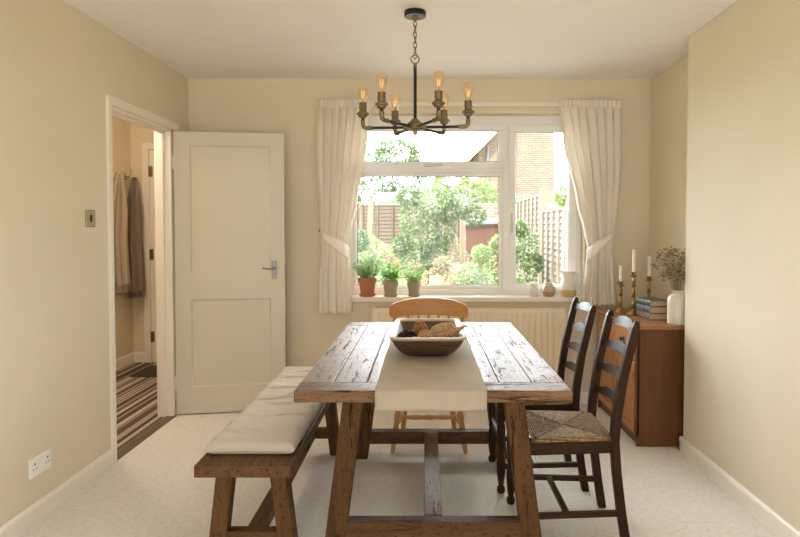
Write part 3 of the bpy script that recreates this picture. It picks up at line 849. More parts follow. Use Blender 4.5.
# long slim pod with a stalk
p = (BX+.085, BY-.14, BZ+.086); m = MB()
m.tube([(p[0]-.070,p[1]-.02,p[2]-.018),(p[0]-.035,p[1]-.01,p[2]-.006),(p[0],p[1],p[2]+.002),(p[0]+.035,p[1]+.005,p[2]+.020),(p[0]+.062,p[1]+.008,p[2]+.036),(p[0]+.076,p[1]+.01,p[2]+.042),(p[0]+.083,p[1]+.01,p[2]+.036)], [.012,.018,.018,.014,.007,.004,.0045], 12)
local(m, 'dried_pod', M['pine1'], p, 'slim pod whose curved stalk pokes over the right rim of the bowl', 'dried pod')
p = (BX-.045, BY-.17, BZ+.075); m = MB()
m.tube([(p[0]-.04,p[1]+.02,p[2]-.008),(p[0]-.01,p[1],p[2]),(p[0]+.02,p[1]-.005,p[2]-.004),(p[0]+.03,p[1]-.005,p[2]-.008)], [.006,.015,.013,.004], 10)
local(m, 'dried_pod', M['pine1'], p, 'small curled tan pod beside the dark pine cone', 'dried pod')

# ------------------------------------------------------------------ bench and cushion
bn = thing('bench', 'rustic wooden trestle bench along the left of the table', 'bench', (-.658, 2.89, 0))
m = MB()
m.box(-.175, .175, -.72, .72, .405, .45)
m.build('bench_top', M['benchtop'], bn, bevel=.004)
for y in (-.58, .60):
    for sx in (-1, 1):
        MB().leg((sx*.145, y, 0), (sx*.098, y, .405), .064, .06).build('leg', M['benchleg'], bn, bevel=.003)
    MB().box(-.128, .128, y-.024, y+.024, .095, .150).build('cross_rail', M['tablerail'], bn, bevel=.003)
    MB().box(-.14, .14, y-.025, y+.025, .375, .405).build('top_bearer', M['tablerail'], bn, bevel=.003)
MB().box(-.03, .03, -.556, .576, .100, .150).build('stretcher', M['benchtop'], bn, bevel=.003)

CREASES = [(-.30,.25,.007,.008,-.02,.17),(-.12,-.2,.008,.009,-.10,.17),(-.02,.15,.009,.008,-.17,.17),(.03,.3,.006,.007,-.05,.17),(.14,-.1,.008,.009,-.16,.12),(.22,.2,.007,.008,-.02,.17),(.36,.1,.007,.010,-.14,.17),(-.45,-.3,.004,.010,.02,.17),(.50,.15,.006,.01,-.1,.17)]
def pillow(m, lx, ly, h, seed, crn=.03, NX=44, NY=240):
    """thin boxed cushion, top and bottom shells meeting at a seam, with creases"""
    def prof(u, v):
        ex = min(1, (1-abs(u))*lx/.030); ey = min(1, (1-abs(v))*ly/.030)
        e = math.sqrt(max(0, 1-(1-ex)**2))*math.sqrt(max(0, 1-(1-ey)**2))
        return e
    def edge(u, v):
        x = u*lx; y = v*ly
        k = (abs(u)**8)*(abs(v)**30); x *= 1+.02*k; y *= 1+.003*k
        x -= u*.006*(1-abs(v)**6)*abs(math.sin(v*9+seed)); return x, y
    for top in (1, 0):
        def f(a, b):
            u, v = 2*a-1, 2*b-1
            u = math.copysign(1-(1-abs(u))**1.25, u)
            x, y = edge(u, v); e = prof(u, v)
            if top:
                z = h*.42+h*.58*e
                wr = mnoise.noise(Vector((x*5+seed, y*12, 0)))*.5+mnoise.noise(Vector((x*3, y*26+x*14, seed)))*.5
                rid = -abs(mnoise.noise(Vector((x*2.5+y*1.0, y*9, seed+4))))
                side = .3+.9*abs(u)**2
                cr = 0
                for cy_, sl, dp, wd_, lo, hi in CREASES:
                    q_ = y-cy_-sl*x-.012*math.sin(x*22+cy_*9); m_ = max(0, min(1, (x-lo)/.05))*max(0, min(1, (hi-x)/.05))
                    cr += dp*m_*(math.exp(-(q_/wd_)**2)-.6*math.exp(-((q_-wd_*2.2)/(wd_*1.3))**2))
                z += e*(.008*wr*(.5+side)+.014*rid*side+.004-cr)
            else: z = h*.42*(1-e)
            return (x, y, z)
        m.grid(f, NX, NY)
    bmesh.ops.remove_doubles(m.b, verts=m.b.verts[:], dist=2e-4)
m = MB(); pillow(m, .167, .635, .050, 2)
cu = tag(m.build('bench_cushion', M['cushion'], loc=(-.657, 2.895, .4505), smooth=True), 'long beige linen seat pad lying on the bench', 'cushion')
m = MB(); pts = []
for i in range(121):
    a = 2*PI*i/120; cxx, sxx = math.cos(a), math.sin(a)
    u = math.copysign(min(1, abs(cxx)**.12), cxx) if abs(cxx) > 1e-6 else 0; v = math.copysign(min(1, abs(sxx)**.12), sxx) if abs(sxx) > 1e-6 else 0
    pts.append((u*.1675, v*.636, .021))
m.tube(pts, .0022, 6, caps=False); m.build('piping', M['cushion'], cu, smooth=True)

# ------------------------------------------------------------------ ladder-back chairs (facing -x)
def ladder_chair():
    root = empty('dining_chair')
    # front legs, turned
    for sy in (-1, 1):
        x, y = -.20, sy*.20
        prof = [(.010,0),(.017,.004),(.021,.016),(.019,.030),(.012,.040),(.014,.046),(.018,.075),(.0215,.115),(.022,.15),(.018,.185),(.0145,.198),(.020,.206),(.0145,.214),(.017,.24),(.0205,.28),(.021,.33),(.0165,.352),(.0205,.360),(.0205,.368)]
        autosmooth(MB().lathe(prof, c=(x,y,0), seg=16).box(x-.021, x+.021, y-.021, y+.021, .366, .462).build('front_leg', M['oak'], root), 40)
        # rear leg and back post in one sweep
        yb = sy*.172
        path = [(.222,0),(.200,.14),(.180,.30),(.170,.43),(.176,.52),(.200,.68),(.232,.82),(.252,.90),(.258,.925)]
        m = MB(); rings = []
        for i, (px, pz) in enumerate(path):
            w_ = .019 if i < 7 else (.017 if i < 8 else .010)
            rings.append([(px-w_*.95, yb-w_, pz), (px+w_*.95, yb-w_, pz), (px+w_*.95, yb+w_, pz), (px-w_*.95, yb+w_, pz)])
        loft(m, rings, True, True)
        m.build('rear_post', M['oak'], root, bevel=.006)
        # side rails
        m = MB(); m.hexa([(-.195,sy*.20-.011,.385),(.165,sy*.172-.011,.385),(.165,sy*.172+.011,.385),(-.195,sy*.20+.011,.385),(-.195,sy*.20-.011,.435),(.165,sy*.172-.011,.435),(.165,sy*.172+.011,.435),(-.195,sy*.20+.011,.435)])
        m.build('seat_rail', M['oakx'], root, bevel=.003)
        m = MB(); m.hexa([(-.195,sy*.20-.009,.120),(.19,sy*.172-.009,.120),(.19,sy*.172+.009,.120),(-.195,sy*.20+.009,.120),(-.195,sy*.20-.009,.145),(.19,sy*.172-.009,.145),(.19,sy*.172+.009,.145),(-.195,sy*.20+.009,.145)])
        m.build('stretcher', M['oakx'], root, bevel=.003)
    m = MB(); m.box(-.035,-.012,-.186,.186,.121,.143); m.build('stretcher', M['oaky'], root, bevel=.003)
    for x, h_ in ((-.20,.2), ):
        autosmooth(MB().tube([(x,-.18,.255),(x,-.10,.255),(x,0,.255),(x,.10,.255),(x,.18,.255)], [.009,.012,.016,.012,.009], 12).build('stretcher', M['oaky'], root))
    m = MB(); m.box(-.212,-.190,-.18,.18,.385,.435); m.build('seat_rail', M['oaky'], root, bevel=.003)
    m = MB(); m.box(.160,.180,-.155,.155,.385,.435); m.build('seat_rail', M['oaky'], root, bevel=.003)
    # rush seat
    m = MB()
    def sf(top):
        def f(a, b):
            u, v = 2*a-1, 2*b-1
            hy = .210-.030*(u+1)/2
            x, y = -.018+u*.190, v*hy
            e = min(1, (1-abs(u))/.10)**.5*min(1, (1-abs(v))/.10)**.5
            d_ = abs(abs(u)-abs(v)); seam = math.exp(-(d_/.07)**2)
            z = .440+(.014*e-.008*(1-max(abs(u),abs(v)))-.004*seam*e if top else -.018*e)
            # cut the corners round the leg blocks and posts
            return (x, y, z)
        return f
    m.grid(sf(1), 40, 40); m.grid(sf(0), 40, 40)
    bmesh.ops.remove_doubles(m.b, verts=m.b.verts[:], dist=2e-4)
    m.build('seat', M['rush'], root, smooth=True)
    # ladder slats, bowed backwards and scalloped
    for k_, zc in enumerate((.562, .667, .773, .880)):
        def pxz(z):
            for (x0, z0), (x1, z1) in zip(path, path[1:]):
                if z0 <= z <= z1: return x0+(x1-x0)*(z-z0)/(z1-z0)
            return path[-1][0]
        m = MB(); N = 28; A = []
        for i in range(N+1):
            q = -1+2*i/N; y = q*.158
            bow = .026*(1-q*q)
            top_ = .019+.017*math.cos(q*PI/2)**1.0 - (.008*math.exp(-((abs(q)-.72)/.13)**2))
            bot = -.020+.013*math.cos(q*PI/2)+(.006*math.exp(-((abs(q)-.72)/.15)**2))
            A.append((y, bow, top_, bot))
        loops = []
        for y, bow, tp, bt in A:
            zt2, zb2_ = zc+tp, zc+bt
            loops.append([(pxz(zb2_)+bow-.005, y, zb2_), (pxz(zb2_)+bow+.005, y, zb2_), (pxz(zt2)+bow+.005, y, zt2), (pxz(zt2)+bow-.005, y, zt2)])
        loft(m, loops, True, True)
        autosmooth(m.build('slat', M['oaky'], root), 40)
    return root
ch = ladder_chair(); ch.location = (.606, 2.648, 0)
tag(ch, 'dark ladder-back chair nearest the camera, its rush seat in view', 'chair', 'ladder-back chairs on the right side')
c2 = copy_tree(ch); c2.location = (.574, 3.168, 0)
tag(c2, 'dark ladder-back chair standing nearer the radiator, behind the other', 'chair')

# ------------------------------------------------------------------ honey-coloured chair at the far end (faces the camera, -y)
pc = thing('kitchen_chair', 'honey-coloured spindle-back chair at the window end of the table', 'chair', (.023, 3.66, 0))
m = MB(); N = 40; loops = []
for i in range(N+1):
    q = -1+2*i/N; x = q*.246; y = .19-.055*q*q
    tp = .862-.042*abs(q)**2.6-(.02 if abs(q) > .97 else 0); bt = .742+.014*(1-q*q)+(.020 if abs(q) > .97 else 0)
    lean = .018
    loops.append([(x,y-.011,bt),(x,y+.011,bt),(x,y+.011+lean,tp),(x,y-.011+lean,tp)])
loft(m, loops, True, True); autosmooth(m.build('crest_rail', M['beech'], pc, bevel=.005), 50)
m = MB(); N = 44; top = []
out = []
for i in range(N):
    a = 2*PI*i/N; cx_, sy_ = math.cos(a), math.sin(a)
    out.append((math.copysign(abs(cx_)**.6, cx_)*(.205-.02*sy_), math.copysign(abs(sy_)**.7, sy_)*.195-.02))
loft(m, [[(x*.93,y*.93,.425) for x, y in out], [(x,y,.435) for x, y in out], [(x,y,.448) for x, y in out], [(x*.96,y*.96,.455) for x, y in out], [(x*.6,y*.6,.448) for x, y in out]], True, True)
autosmooth(m.build('seat', M['beech'], pc), 40)
for sx in (-1, 1):
    def turned(p0, p1, name, radii, seg=12):
        n = len(radii); P0, P1 = Vector(p0), Vector(p1)
        return autosmooth(MB().tube([tuple(P0.lerp(P1, i/(n-1))) for i in range(n)], radii, seg).build(name, M['beechz'], pc), 50)
    rr = [.011,.0135,.016,.018,.0175,.014,.019,.0145,.0175,.018,.017,.014,.013]
    turned((sx*.212,-.165,0), (sx*.155,-.13,.43), 'front_leg', rr)
    turned((sx*.165,.16,0), (sx*.130,.12,.43), 'rear_leg', rr)
    turned((sx*.193,-.152,.15), (sx*.155,.148,.15), 'side_stretcher', [.009,.011,.0135,.016,.0135,.011,.009])
    turned((sx*.200,.11,.445), (sx*.211,.150,.752), 'back_post', [.014,.015,.0135,.017,.013,.013,.014,.014,.012])
turned((-.165,0,.16), (.165,0,.16), 'cross_stretcher', [.009,.012,.015,.012,.016,.012,.015,.012,.009])
turned((-.155,.150,.175), (.155,.150,.175), 'rear_stretcher', [.008,.010,.013,.011,.013,.011,.013,.010,.008])
for i, x in enumerate((-.128, -.064, 0, .064, .128)):
    turned((x*.9,.135,.45), (x,.187-.03*(x/.2)**2,.757), 'spindle', [.007,.008,.0105,.008,.0085,.0085,.008,.007])

# ------------------------------------------------------------------ sideboard
SX0, SX1, SY0, SY1, SZ = 1.250, 1.638, 3.60, 4.42, .725
sb = thing('sideboard', 'teak sideboard with drawers and doors in the alcove', 'cabinet', (SX0, SY0, 0))
dx, dy = SX1-SX0, SY1-SY0
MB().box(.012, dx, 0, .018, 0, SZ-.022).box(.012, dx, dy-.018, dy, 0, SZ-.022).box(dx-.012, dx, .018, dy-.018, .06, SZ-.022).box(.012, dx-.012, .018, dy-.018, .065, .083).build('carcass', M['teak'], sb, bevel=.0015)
MB().box(-.012, dx, -.008, dy+.004, SZ-.022, SZ).build('worktop', M['teaktop'], sb, bevel=.004)
MB().box(.03, .045, .018, dy-.018, 0, .065).build('plinth', M['teak'], sb)
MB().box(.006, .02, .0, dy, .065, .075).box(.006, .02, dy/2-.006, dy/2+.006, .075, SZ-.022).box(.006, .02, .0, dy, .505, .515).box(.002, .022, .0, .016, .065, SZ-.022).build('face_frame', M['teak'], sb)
for i in range(2):
    y0 = .018+i*(dy/2-.012); y1 = y0+dy/2-.024
    d_ = MB().box(-.003, .014, y0, y1, .520, SZ-.028).build('drawer', M['teakfront'], sb, bevel=.003)
    k_ = MB(); yc, zc = (y0+y1)/2, .612
    k_.lathe([(.008,0),(.007,.010),(.013,.016),(.0135,.021),(.009,.025),(.001,.026)], c=(-.003,yc,zc), M4=Matrix.Rotation(-PI/2,4,'Y'), seg=16)
    k_.lathe([(.016,0),(.015,.003),(.001,.0035)], c=(-.003,yc,zc), M4=Matrix.Rotation(-PI/2,4,'Y'), seg=16)
    autosmooth(k_.build('knob', M['knob'], d_))
    dr = MB(); b_ = .045
    dr.box(-.003, .014, y0, y1, .078, .078+b_).box(-.003, .014, y0, y1, .502-b_, .502).box(-.003, .014, y0, y0+b_, .078+b_, .502-b_).box(-.003, .014, y1-b_, y1, .078+b_, .502-b_).box(.005, .012, y0+b_, y1-b_, .078+b_, .502-b_)
    dr = dr.build('door', M['teakdoor'], sb, bevel=.002)
    yk = y1-.025 if i == 0 else y0+.025
    autosmooth(MB().lathe([(.007,0),(.006,.008),(.011,.014),(.011,.018),(.001,.022)], c=(-.003,yk,.40), M4=Matrix.Rotation(-PI/2,4,'Y'), seg=14).build('knob', M['knob'], dr))
    yh = y0+.003 if i == 0 else y1-.003
    for zh in (.15, .43): autosmooth(MB().tube([(-.006,yh,zh-.02),(-.006,yh,zh+.02)], .004, 8).build('hinge', M['hookbrass'], dr))

# candlesticks + candles
def candlestick(x, y, hgt, ch_, lb, lc, k=1.0, beads=3):
    root = thing('candlestick', lb, 'candlestick', (x, y, SZ), 0, 'brass candlesticks on the sideboard')
    autosmooth(MB().lathe([(.001,0),(.040*k,0),(.041*k,.005),(.037*k,.010),(.030*k,.013),(.024*k,.020),(.016*k,.028),(.010*k,.034)], seg=28).build('base', M['brass'], root), 35)
    z0 = .032; z1 = hgt-.034; prof = [(.009,z0)]
    for i in range(beads):
        a = z0+(z1-z0)*i/beads; b = (z1-z0)/beads
        prof += [(.007,a+.10*b),(.0155,a+.20*b),(.0160,a+.26*b),(.008,a+.36*b),(.012,a+.50*b),(.0135,a+.62*b),(.008,a+.80*b),(.0075,a+.92*b)]
    prof.append((.009, z1))
    autosmooth(MB().lathe(prof, seg=20).build('stem', M['brass'], root), 35)
    autosmooth(MB().lathe([(.009,z1-.001),(.024,z1+.006),(.027,z1+.009),(.013,z1+.012),(.014,z1+.020),(.016,hgt-.003),(.017,hgt),(.011,hgt),(.0105,hgt-.006),(.001,hgt-.006)], seg=24, capt=False).build('drip_pan', M['brass'], root), 35)
    cd = MB(); zc = SZ+hgt-.006
    cd.lathe([(.0108,0),(.0108,ch_*.5),(.0100,ch_-.004),(.006,ch_),(.001,ch_-.001)], seg=18)
    co = autosmooth(cd.build('candle', M['wax'], loc=(x,y,zc))); tag(co, lc, 'candle', 'cream candles on the sideboard')
    MB().tube([(0,0,ch_-.003),(.001,0,ch_+.008)], .001, 5).build('wick', M['black'], co)
candlestick(1.338, 4.16, .215, .115, 'shortest brass candlestick, closest to the curtain', 'cream candle in the shortest candlestick', .95, 2)
candlestick(1.392, 4.06, .288, .155, 'tallest brass candlestick with ringed stem left of the books', 'cream candle in the tallest candlestick', 1.1, 3)
candlestick(1.535, 4.17, .250, .145, 'middle-height brass candlestick rising behind the book stack', 'cream candle behind the book stack', .95, 2)

# books
bz = SZ
for i, (lx, ly, h_, base, band, rz, lb) in enumerate((
        (.135,.215,.040,(.15,.085,.07),(.40,.30,.20),-.05,'worn brown-spined book at the bottom of the sideboard stack'),
        (.130,.210,.042,(.065,.08,.085),(.38,.30,.18),-.02,'dark blue-grey book in the middle of the stack'),
        (.125,.195,.038,(.05,.068,.048),(.30,.26,.15),.03,'dark green book on top of the stack'))):
    root = thing('book', lb, 'book', (1.478, 3.94, bz), rz+.10, 'old hardback books stacked on the sideboard')
    bm_ = bookmat('book_cloth_%d' % i, base, band); c_ = .003
    n = 8; m = MB(); poly = []
    for k_ in range(n+1):
        a = PI/2+PI*k_/n; poly.append((-lx/2-.0+.007*math.cos(a), h_/2+h_/2*math.sin(a)))
    inner = [(-lx/2+c_+.007*math.cos(PI/2+PI*k_/n), h_/2+(h_/2-c_)*math.sin(PI/2+PI*k_/n)) for k_ in range(n+1)][::-1]
    poly = [(lx/2, h_)]+poly+[(lx/2, 0), (lx/2, c_)]+inner+[(lx/2, h_-c_)]
    m.prism(poly, 'Y', -ly/2, ly/2)
    m.build('cover', bm_, root)
    MB().box(-lx/2+.001, lx/2-.005, -ly/2+.004, ly/2-.004, c_, h_-c_).build('pages', M['pages'], root)
    bz += h_+.0005

# stoneware bottle vase and dried flowers
vx, vy = 1.522, 3.665
m = MB().lathe([(.001,.002),(.050,0),(.056,.004),(.058,.015),(.058,.140),(.055,.158),(.046,.172),(.034,.180),(.030,.186),(.031,.192),(.035,.196),(.035,.203),(.031,.206),(.027,.204),(.027,.185),(.045,.165),(.052,.150),(.052,.02),(.001,.012)], seg=40, capb=False, capt=False)
tag(autosmooth(m.build('vase', M['ceramic'], loc=(vx,vy,SZ)), 50), 'cream stoneware bottle vase holding dried flowers', 'vase')
dfw = thing('dried_flowers', 'bunch of dried brown flowers and grasses in the cream vase', 'dried flowers', (vx, vy, SZ+.20))
rnd = random.Random(21)
st = MB(); bd = MB(); fl = MB()
for i in range(75):
    a = rnd.uniform(0, 2*PI); sp = rnd.uniform(.02, .13); hh = rnd.uniform(.12, .27)-sp*.25
    tip = Vector((max(-.15, math.cos(a)*sp*1.05-.01), math.sin(a)*sp*.8, hh))
    if vy+tip.y < YBR+.03 or True:
        # keep clear of the chimney breast
        if vx+tip.x > XR-.02 and vy+tip.y < YBR+.03: tip.y = YBR+.035-vy
    tip.x = min(tip.x, .095)
    mid = Vector((tip.x*.35, tip.y*.35, hh*.5))
    st.tube([(tip.x*.08,tip.y*.08,-.12), tuple(mid), tuple(tip)], [.0013,.0012,.0009], 4)
    nb = rnd.choice((3,5,7))
    for k_ in range(nb):
        o_ = tip+Vector((rnd.uniform(-.022,.022), rnd.uniform(-.022,.022), rnd.uniform(-.04,.012)))
        o_.x = min(o_.x, .1)
        st.tube([tuple(mid.lerp(tip,.75)), tuple(o_)], .0007, 3)
        tgt = bd if rnd.random() < .55 else fl
        s_ = rnd.uniform(.009,.015)
        for q_ in range(6):
            d_ = Vector((rnd.uniform(-1,1), rnd.uniform(-1,1), rnd.uniform(-.3,1)))
            tgt.leaf(o_, d_, s_, s_*.7)
    for k_ in range(8):
        o_ = mid.lerp(tip, rnd.uniform(-.2,1)); fl.leaf(o_, (rnd.uniform(-1,1), rnd.uniform(-1,1), .7), rnd.uniform(.010,.020), .004)
st.build('stems', M['drystem'], dfw); tag(bd.build('seed_buds', M['drybud'], dfw), kind='stuff'); tag(fl.build('florets', M['drypale'], dfw), kind='stuff')

# ------------------------------------------------------------------ things on the window sill
def pot(x, y, rt, h, mat, lb, name='plant_pot'):
    root = thing(name, lb, 'potted plant', (x, y, SILL))
    rb = rt*.70
    autosmooth(MB().lathe([(.001,.001),(rb*1.10,0),(rb*1.28,.012),(rb*1.30,.018),(rb*1.22,.018),(rb*1.05,.007),(.001,.006)], seg=28, capb=False, capt=False).build('saucer', mat, root), 40)
    autosmooth(MB().lathe([(.001,.008),(rb*.94,.008),(rb,.012),(rt*.91,h*.74),(rt*.99,h*.75),(rt,h*.78),(rt,h-.004),(rt*.97,h),(rt*.88,h),(rt*.86,h-.015),(.001,h-.015)], seg=32, capb=False, capt=False).build('pot', mat, root), 40)
    autosmooth(MB().lathe([(.001,h-.010),(rt*.5,h-.010),(rt*.865,h-.014)], seg=20, capb=False, capt=False).build('soil', M['soil'], root))
    return root
rnd = random.Random(5)
PY = 4.505
p1 = pot(-.427, PY, .069, .138, M['terracotta'], 'bushy rosemary in an orange terracotta pot on the window sill', 'potted_rosemary')
st = MB(); lf = MB()
for i in range(70):
    a = rnd.uniform(0, 2*PI); sp = .11*math.sqrt(rnd.random()); hh = rnd.uniform(.10,.20)-sp*.55
    base = Vector((math.cos(a)*sp*.35, math.sin(a)*sp*.35, .125)); tip = Vector((math.cos(a)*sp, math.sin(a)*sp*.75, .13+hh))
    mid = base.lerp(tip,.5)+Vector((math.cos(a),math.sin(a),0))*.008
    st.tube([tuple(base),tuple(mid),tuple(tip)], .0011, 4)
    for k_ in range(26):
        q = rnd.uniform(.15,1); pp = base.lerp(tip,q); dd = (tip-base).normalized()
        b_ = rnd.uniform(0,2*PI); lf.leaf(pp, dd*.8+Vector((math.cos(b_),math.sin(b_),0))*.9, rnd.uniform(.014,.022), .0038)
st.build('stems', M['stem'], p1); lf.build('foliage', M['rosemary'], p1)
p2 = pot(-.255, PY, .060, .118, M['taupe'], 'leafy bright basil in the middle taupe pot', 'potted_basil')
st = MB(); lf = MB()
for i in range(34):
    a = rnd.uniform(0, 2*PI); sp = .085*math.sqrt(rnd.random()); hh = rnd.uniform(.06,.155)-sp*.45
    base = Vector((math.cos(a)*sp*.3, math.sin(a)*sp*.3, .105)); tip = Vector((math.cos(a)*sp, math.sin(a)*sp*.75, .11+hh))
    st.tube([tuple(base),tuple(tip)], .0014, 4)
    for k_ in range(9):
        q = rnd.uniform(.45,1.02); pp = base.lerp(tip,q); b_ = rnd.uniform(0,2*PI)
        lf.leaf(pp, Vector((math.cos(b_),math.sin(b_),rnd.uniform(-.1,.6))), rnd.uniform(.024,.038), rnd.uniform(.018,.026), Vector((rnd.uniform(-.4,.4),rnd.uniform(-.4,.4),1)))
st.build('stems', M['stem'], p2); lf.build('foliage', M['basil'], p2)
p3 = pot(-.082, PY, .052, .108, M['taupe'], 'feathery thyme in the smallest taupe pot, right of the basil', 'potted_thyme')
st = MB(); lf = MB()
for i in range(60):
    a = rnd.uniform(0, 2*PI); sp = .10*math.sqrt(rnd.random()); hh = rnd.uniform(.05,.125)-sp*.35
    base = Vector((math.cos(a)*sp*.3, math.sin(a)*sp*.3, .095)); tip = Vector((math.cos(a)*sp, math.sin(a)*sp*.7, .10+hh))
    st.tube([tuple(base),tuple(tip)], .0009, 4)
    for k_ in range(14):
        q = rnd.uniform(.3,1.02); pp = base.lerp(tip,q); b_ = rnd.uniform(0,2*PI)
        lf.leaf(pp, Vector((math.cos(b_),math.sin(b_),rnd.uniform(0,.9))), rnd.uniform(.010,.018), rnd.uniform(.005,.009))
st.build('stems', M['stem'], p3); lf.build('foliage', M['thyme'], p3)

m = MB().lathe([(.001,.002),(.026,0),(.030,.006),(.033,.025),(.033,.050),(.030,.066),(.024,.074),(.024,.080),(.028,.088),(.030,.096),(.027,.098),(.023,.088),(.020,.078),(.001,.07)], seg=32, capb=False, capt=False)
tag(autosmooth(m.build('small_pot', M['whitecer'], loc=(.805, PY, SILL)), 40), 'small pale ceramic pot, leftmost of the three sill ceramics', 'pot')
m = MB().lathe([(.001,.002),(.032,0),(.038,.004),(.048,.028),(.050,.048),(.046,.066),(.036,.080),(.030,.086),(.030,.094),(.034,.101),(.031,.103),(.026,.096),(.026,.086),(.001,.075)], seg=32, capb=False, capt=False)
tag(autosmooth(m.build('small_pot', M['mottled'], loc=(.917, PY, SILL)), 40), 'mottled brown stoneware pot between the pale pot and the jug', 'pot')
jg = thing('jug', 'cream and ochre stoneware jug with loop handle on the sill', 'jug', (1.062, PY, SILL))
m = MB(); seg = 40; prof = [(.001,.003),(.050,0),(.055,.006),(.057,.030),(.054,.070),(.047,.115),(.042,.150),(.042,.165),(.045,.183),(.042,.185),(.038,.168),(.038,.15),(.043,.115),(.048,.07),(.048,.02),(.001,.012)]
m.lathe(prof, seg=seg, capb=False, capt=False)
for v in m.b.verts:
    if v.co.z > .15 and v.co.x < 0 and abs(v.co.y) < .022:
        v.co.x -= .016*(v.co.z-.15)/.035*(1-abs(v.co.y)/.022)
autosmooth(m.build('jug_body', M['jug'], jg), 50)
autosmooth(MB().tube([(.040,0,.160),(.062,0,.168),(.082,0,.155),(.089,0,.128),(.082,0,.095),(.066,0,.072),(.052,0,.062)], [.007,.0065,.006,.006,.006,.0065,.008], 10).build('handle', M['jug'], jg), 60)

# ------------------------------------------------------------------ hallway things
hr = tag(MB().box(HX, HX+.018, 5.33, 5.86, 1.765, 1.815).build('hook_rail', M['gloss'], bevel=.003), 'cream wooden hook rail on the hallway wall', 'hook rail')
for i, (y, lb) in enumerate(((5.42, 'brass coat hook nearest the dining room'), (5.585, 'middle brass coat hook above the brown shawl'), (5.75, 'brass coat hook nearest the hallway corner'))):
    x = HX+.018
    h = MB().tube([(x,y,1.79),(x+.03,y,1.785),(x+.055,y,1.80),(x+.066,y,1.83),(x+.060,y,1.86)], [.007,.006,.0055,.005,.007], 8).tube([(x,y,1.775),(x+.02,y,1.76),(x+.035,y,1.768),(x+.038,y,1.785)], .005, 8).box(x, x+.004, y-.012, y+.012, 1.755, 1.82)
    tag(autosmooth(h.build('coat_hook', M['hookbrass'])), lb, 'hook', 'brass hooks on the hallway rail')
def scarf(name, mat, x, y, wx, wy, zt, zb_, lb, cat, seed):
    root = thing(name, lb, cat, (x, y, zb_))
    m = MB()
    ht = zt-zb_
    def f(u, v):
        a = 2*PI*u; z = zb_+ht*(1-v)
        k_ = .30+.70*min(1, v/.35)**.8
        r_ = 1+.34*math.sin(a*6+seed+v*1.2)+.14*math.sin(a*11+v*3+seed)
        return (math.cos(a)*wx*k_*r_+.01*math.sin(v*6+seed), math.sin(a)*wy*k_*r_, z-zb_+(.02*math.sin(a*3+seed) if v > .98 else 0))
    m.grid(f, 140, 50)
    bmesh.ops.remove_doubles(m.b, verts=m.b.verts[:], dist=1e-4)
    m.build('shawl_fabric', mat, root, smooth=True)
    fr_ = MB(); rr = random.Random(seed)
    for i in range(70):
        a = 2*PI*i/70; r_ = 1+.34*math.sin(a*6+seed+1.2)+.14*math.sin(a*11+3+seed)
        x_, y_ = math.cos(a)*wx*r_*.97, math.sin(a)*wy*r_*.97
        fr_.tube([(x_,y_,.02),(x_+rr.uniform(-.006,.006),y_+rr.uniform(-.006,.006),-.03),(x_+rr.uniform(-.012,.012),y_+rr.uniform(-.012,.012),-.075)], .0025, 4)
    fr_.build('fringe', mat, root)
scarf('hanging_shawl', M['scarfa'], -2.745, 5.48, .052, .075, 1.79, .80, 'pale taupe fringed shawl hanging in the hallway', 'shawl', 1)
scarf('hanging_shawl', M['scarfb'], -2.735, 5.74, .052, .075, 1.78, .72, 'dark brown fringed shawl hanging by the hallway corner', 'shawl', 2)
tag(MB().box(-2.58, -1.98, 5.30, 5.72, 0, .012).build('doormat', M['mat'], bevel=.003), 'dark doormat at the end of the striped hallway carpet', 'mat')

# ------------------------------------------------------------------ garden
structure(MB().box(-40, 40, 9.5, 60, -.3, -.1).build('lawn', M['grass']))
structure(MB().box(-40, 40, YB+.28, 9.5, -.3, -.095).build('patio', M['paving']))  # unseen paving put in near the window to keep green bounce off the ceiling
structure(MB().box(-12, 12, -16, YF-.2, -.2, -.02).build('patio', M['paving']))

def blob_foliage(m, blobs, n, s, rnd, squash=.7):
    for i in range(n):
        c, r = rnd.choice(blobs)
        d_ = Vector((rnd.gauss(0,1), rnd.gauss(0,1), rnd.gauss(0,1))).normalized()
        q = rnd.uniform(.55,1)**.6
        p = Vector(c)+Vector((d_.x*r[0], d_.y*r[1], d_.z*r[2]))*q
        dd = d_+Vector((rnd.uniform(-.8,.8), rnd.uniform(-.8,.8), rnd.uniform(-.8,.5)))
        up = Vector((rnd.uniform(-1,1), rnd.uniform(-1,1), rnd.uniform(-.2,1)))
        m.leaf(p, dd, s*rnd.uniform(.7,1.3), s*squash*rnd.uniform(.6,1.1), up)
def shrub(name, lb, cat, x, y, blobs, n, s, mat, trunk=.05, th=1.0, seed=1):
    rnd = random.Random(seed)
    root = thing(name, lb, cat, (x, y, -.1))
    m = MB(); blob_foliage(m, blobs, n, s, rnd); m.build('foliage', mat, root, tris=True)
    m = MB(); m.tube([(0,0,0),(trunk*.6,0,th*.5),(0,trunk*.4,th)], [trunk,trunk*.8,trunk*.5], 8)
    for i in range(5):
        a = rnd.uniform(0,6.28); c, r = blobs[i % len(blobs)]
        m.tube([(0,0,th*.6), (c[0]*.5+.05*math.cos(a), c[1]*.5, (th*.6+c[2])/2), tuple(c)], [trunk*.5,trunk*.35,trunk*.15], 6)
    m.build('trunk', M['bark'], root)
    return root
shrub('tree', 'round-crowned tree beyond the fence at upper left', 'tree', -1.3, 24, [((0,0,3.5),(1.5,1.2,1.2)),((-1.1,0,2.7),(1.2,.9,1.1)),((1.0,0,2.9),(1.3,.9,1.0)),((.2,0,4.2),(.9,.7,.7)),((-2.2,0,2.4),(1,.8,.9)),((1.9,0,2.3),(.9,.8,.7)),((.3,0,2.3),(1.2,.8,.7))], 8500, .15, M['treel'], .12, 2.2, 1)
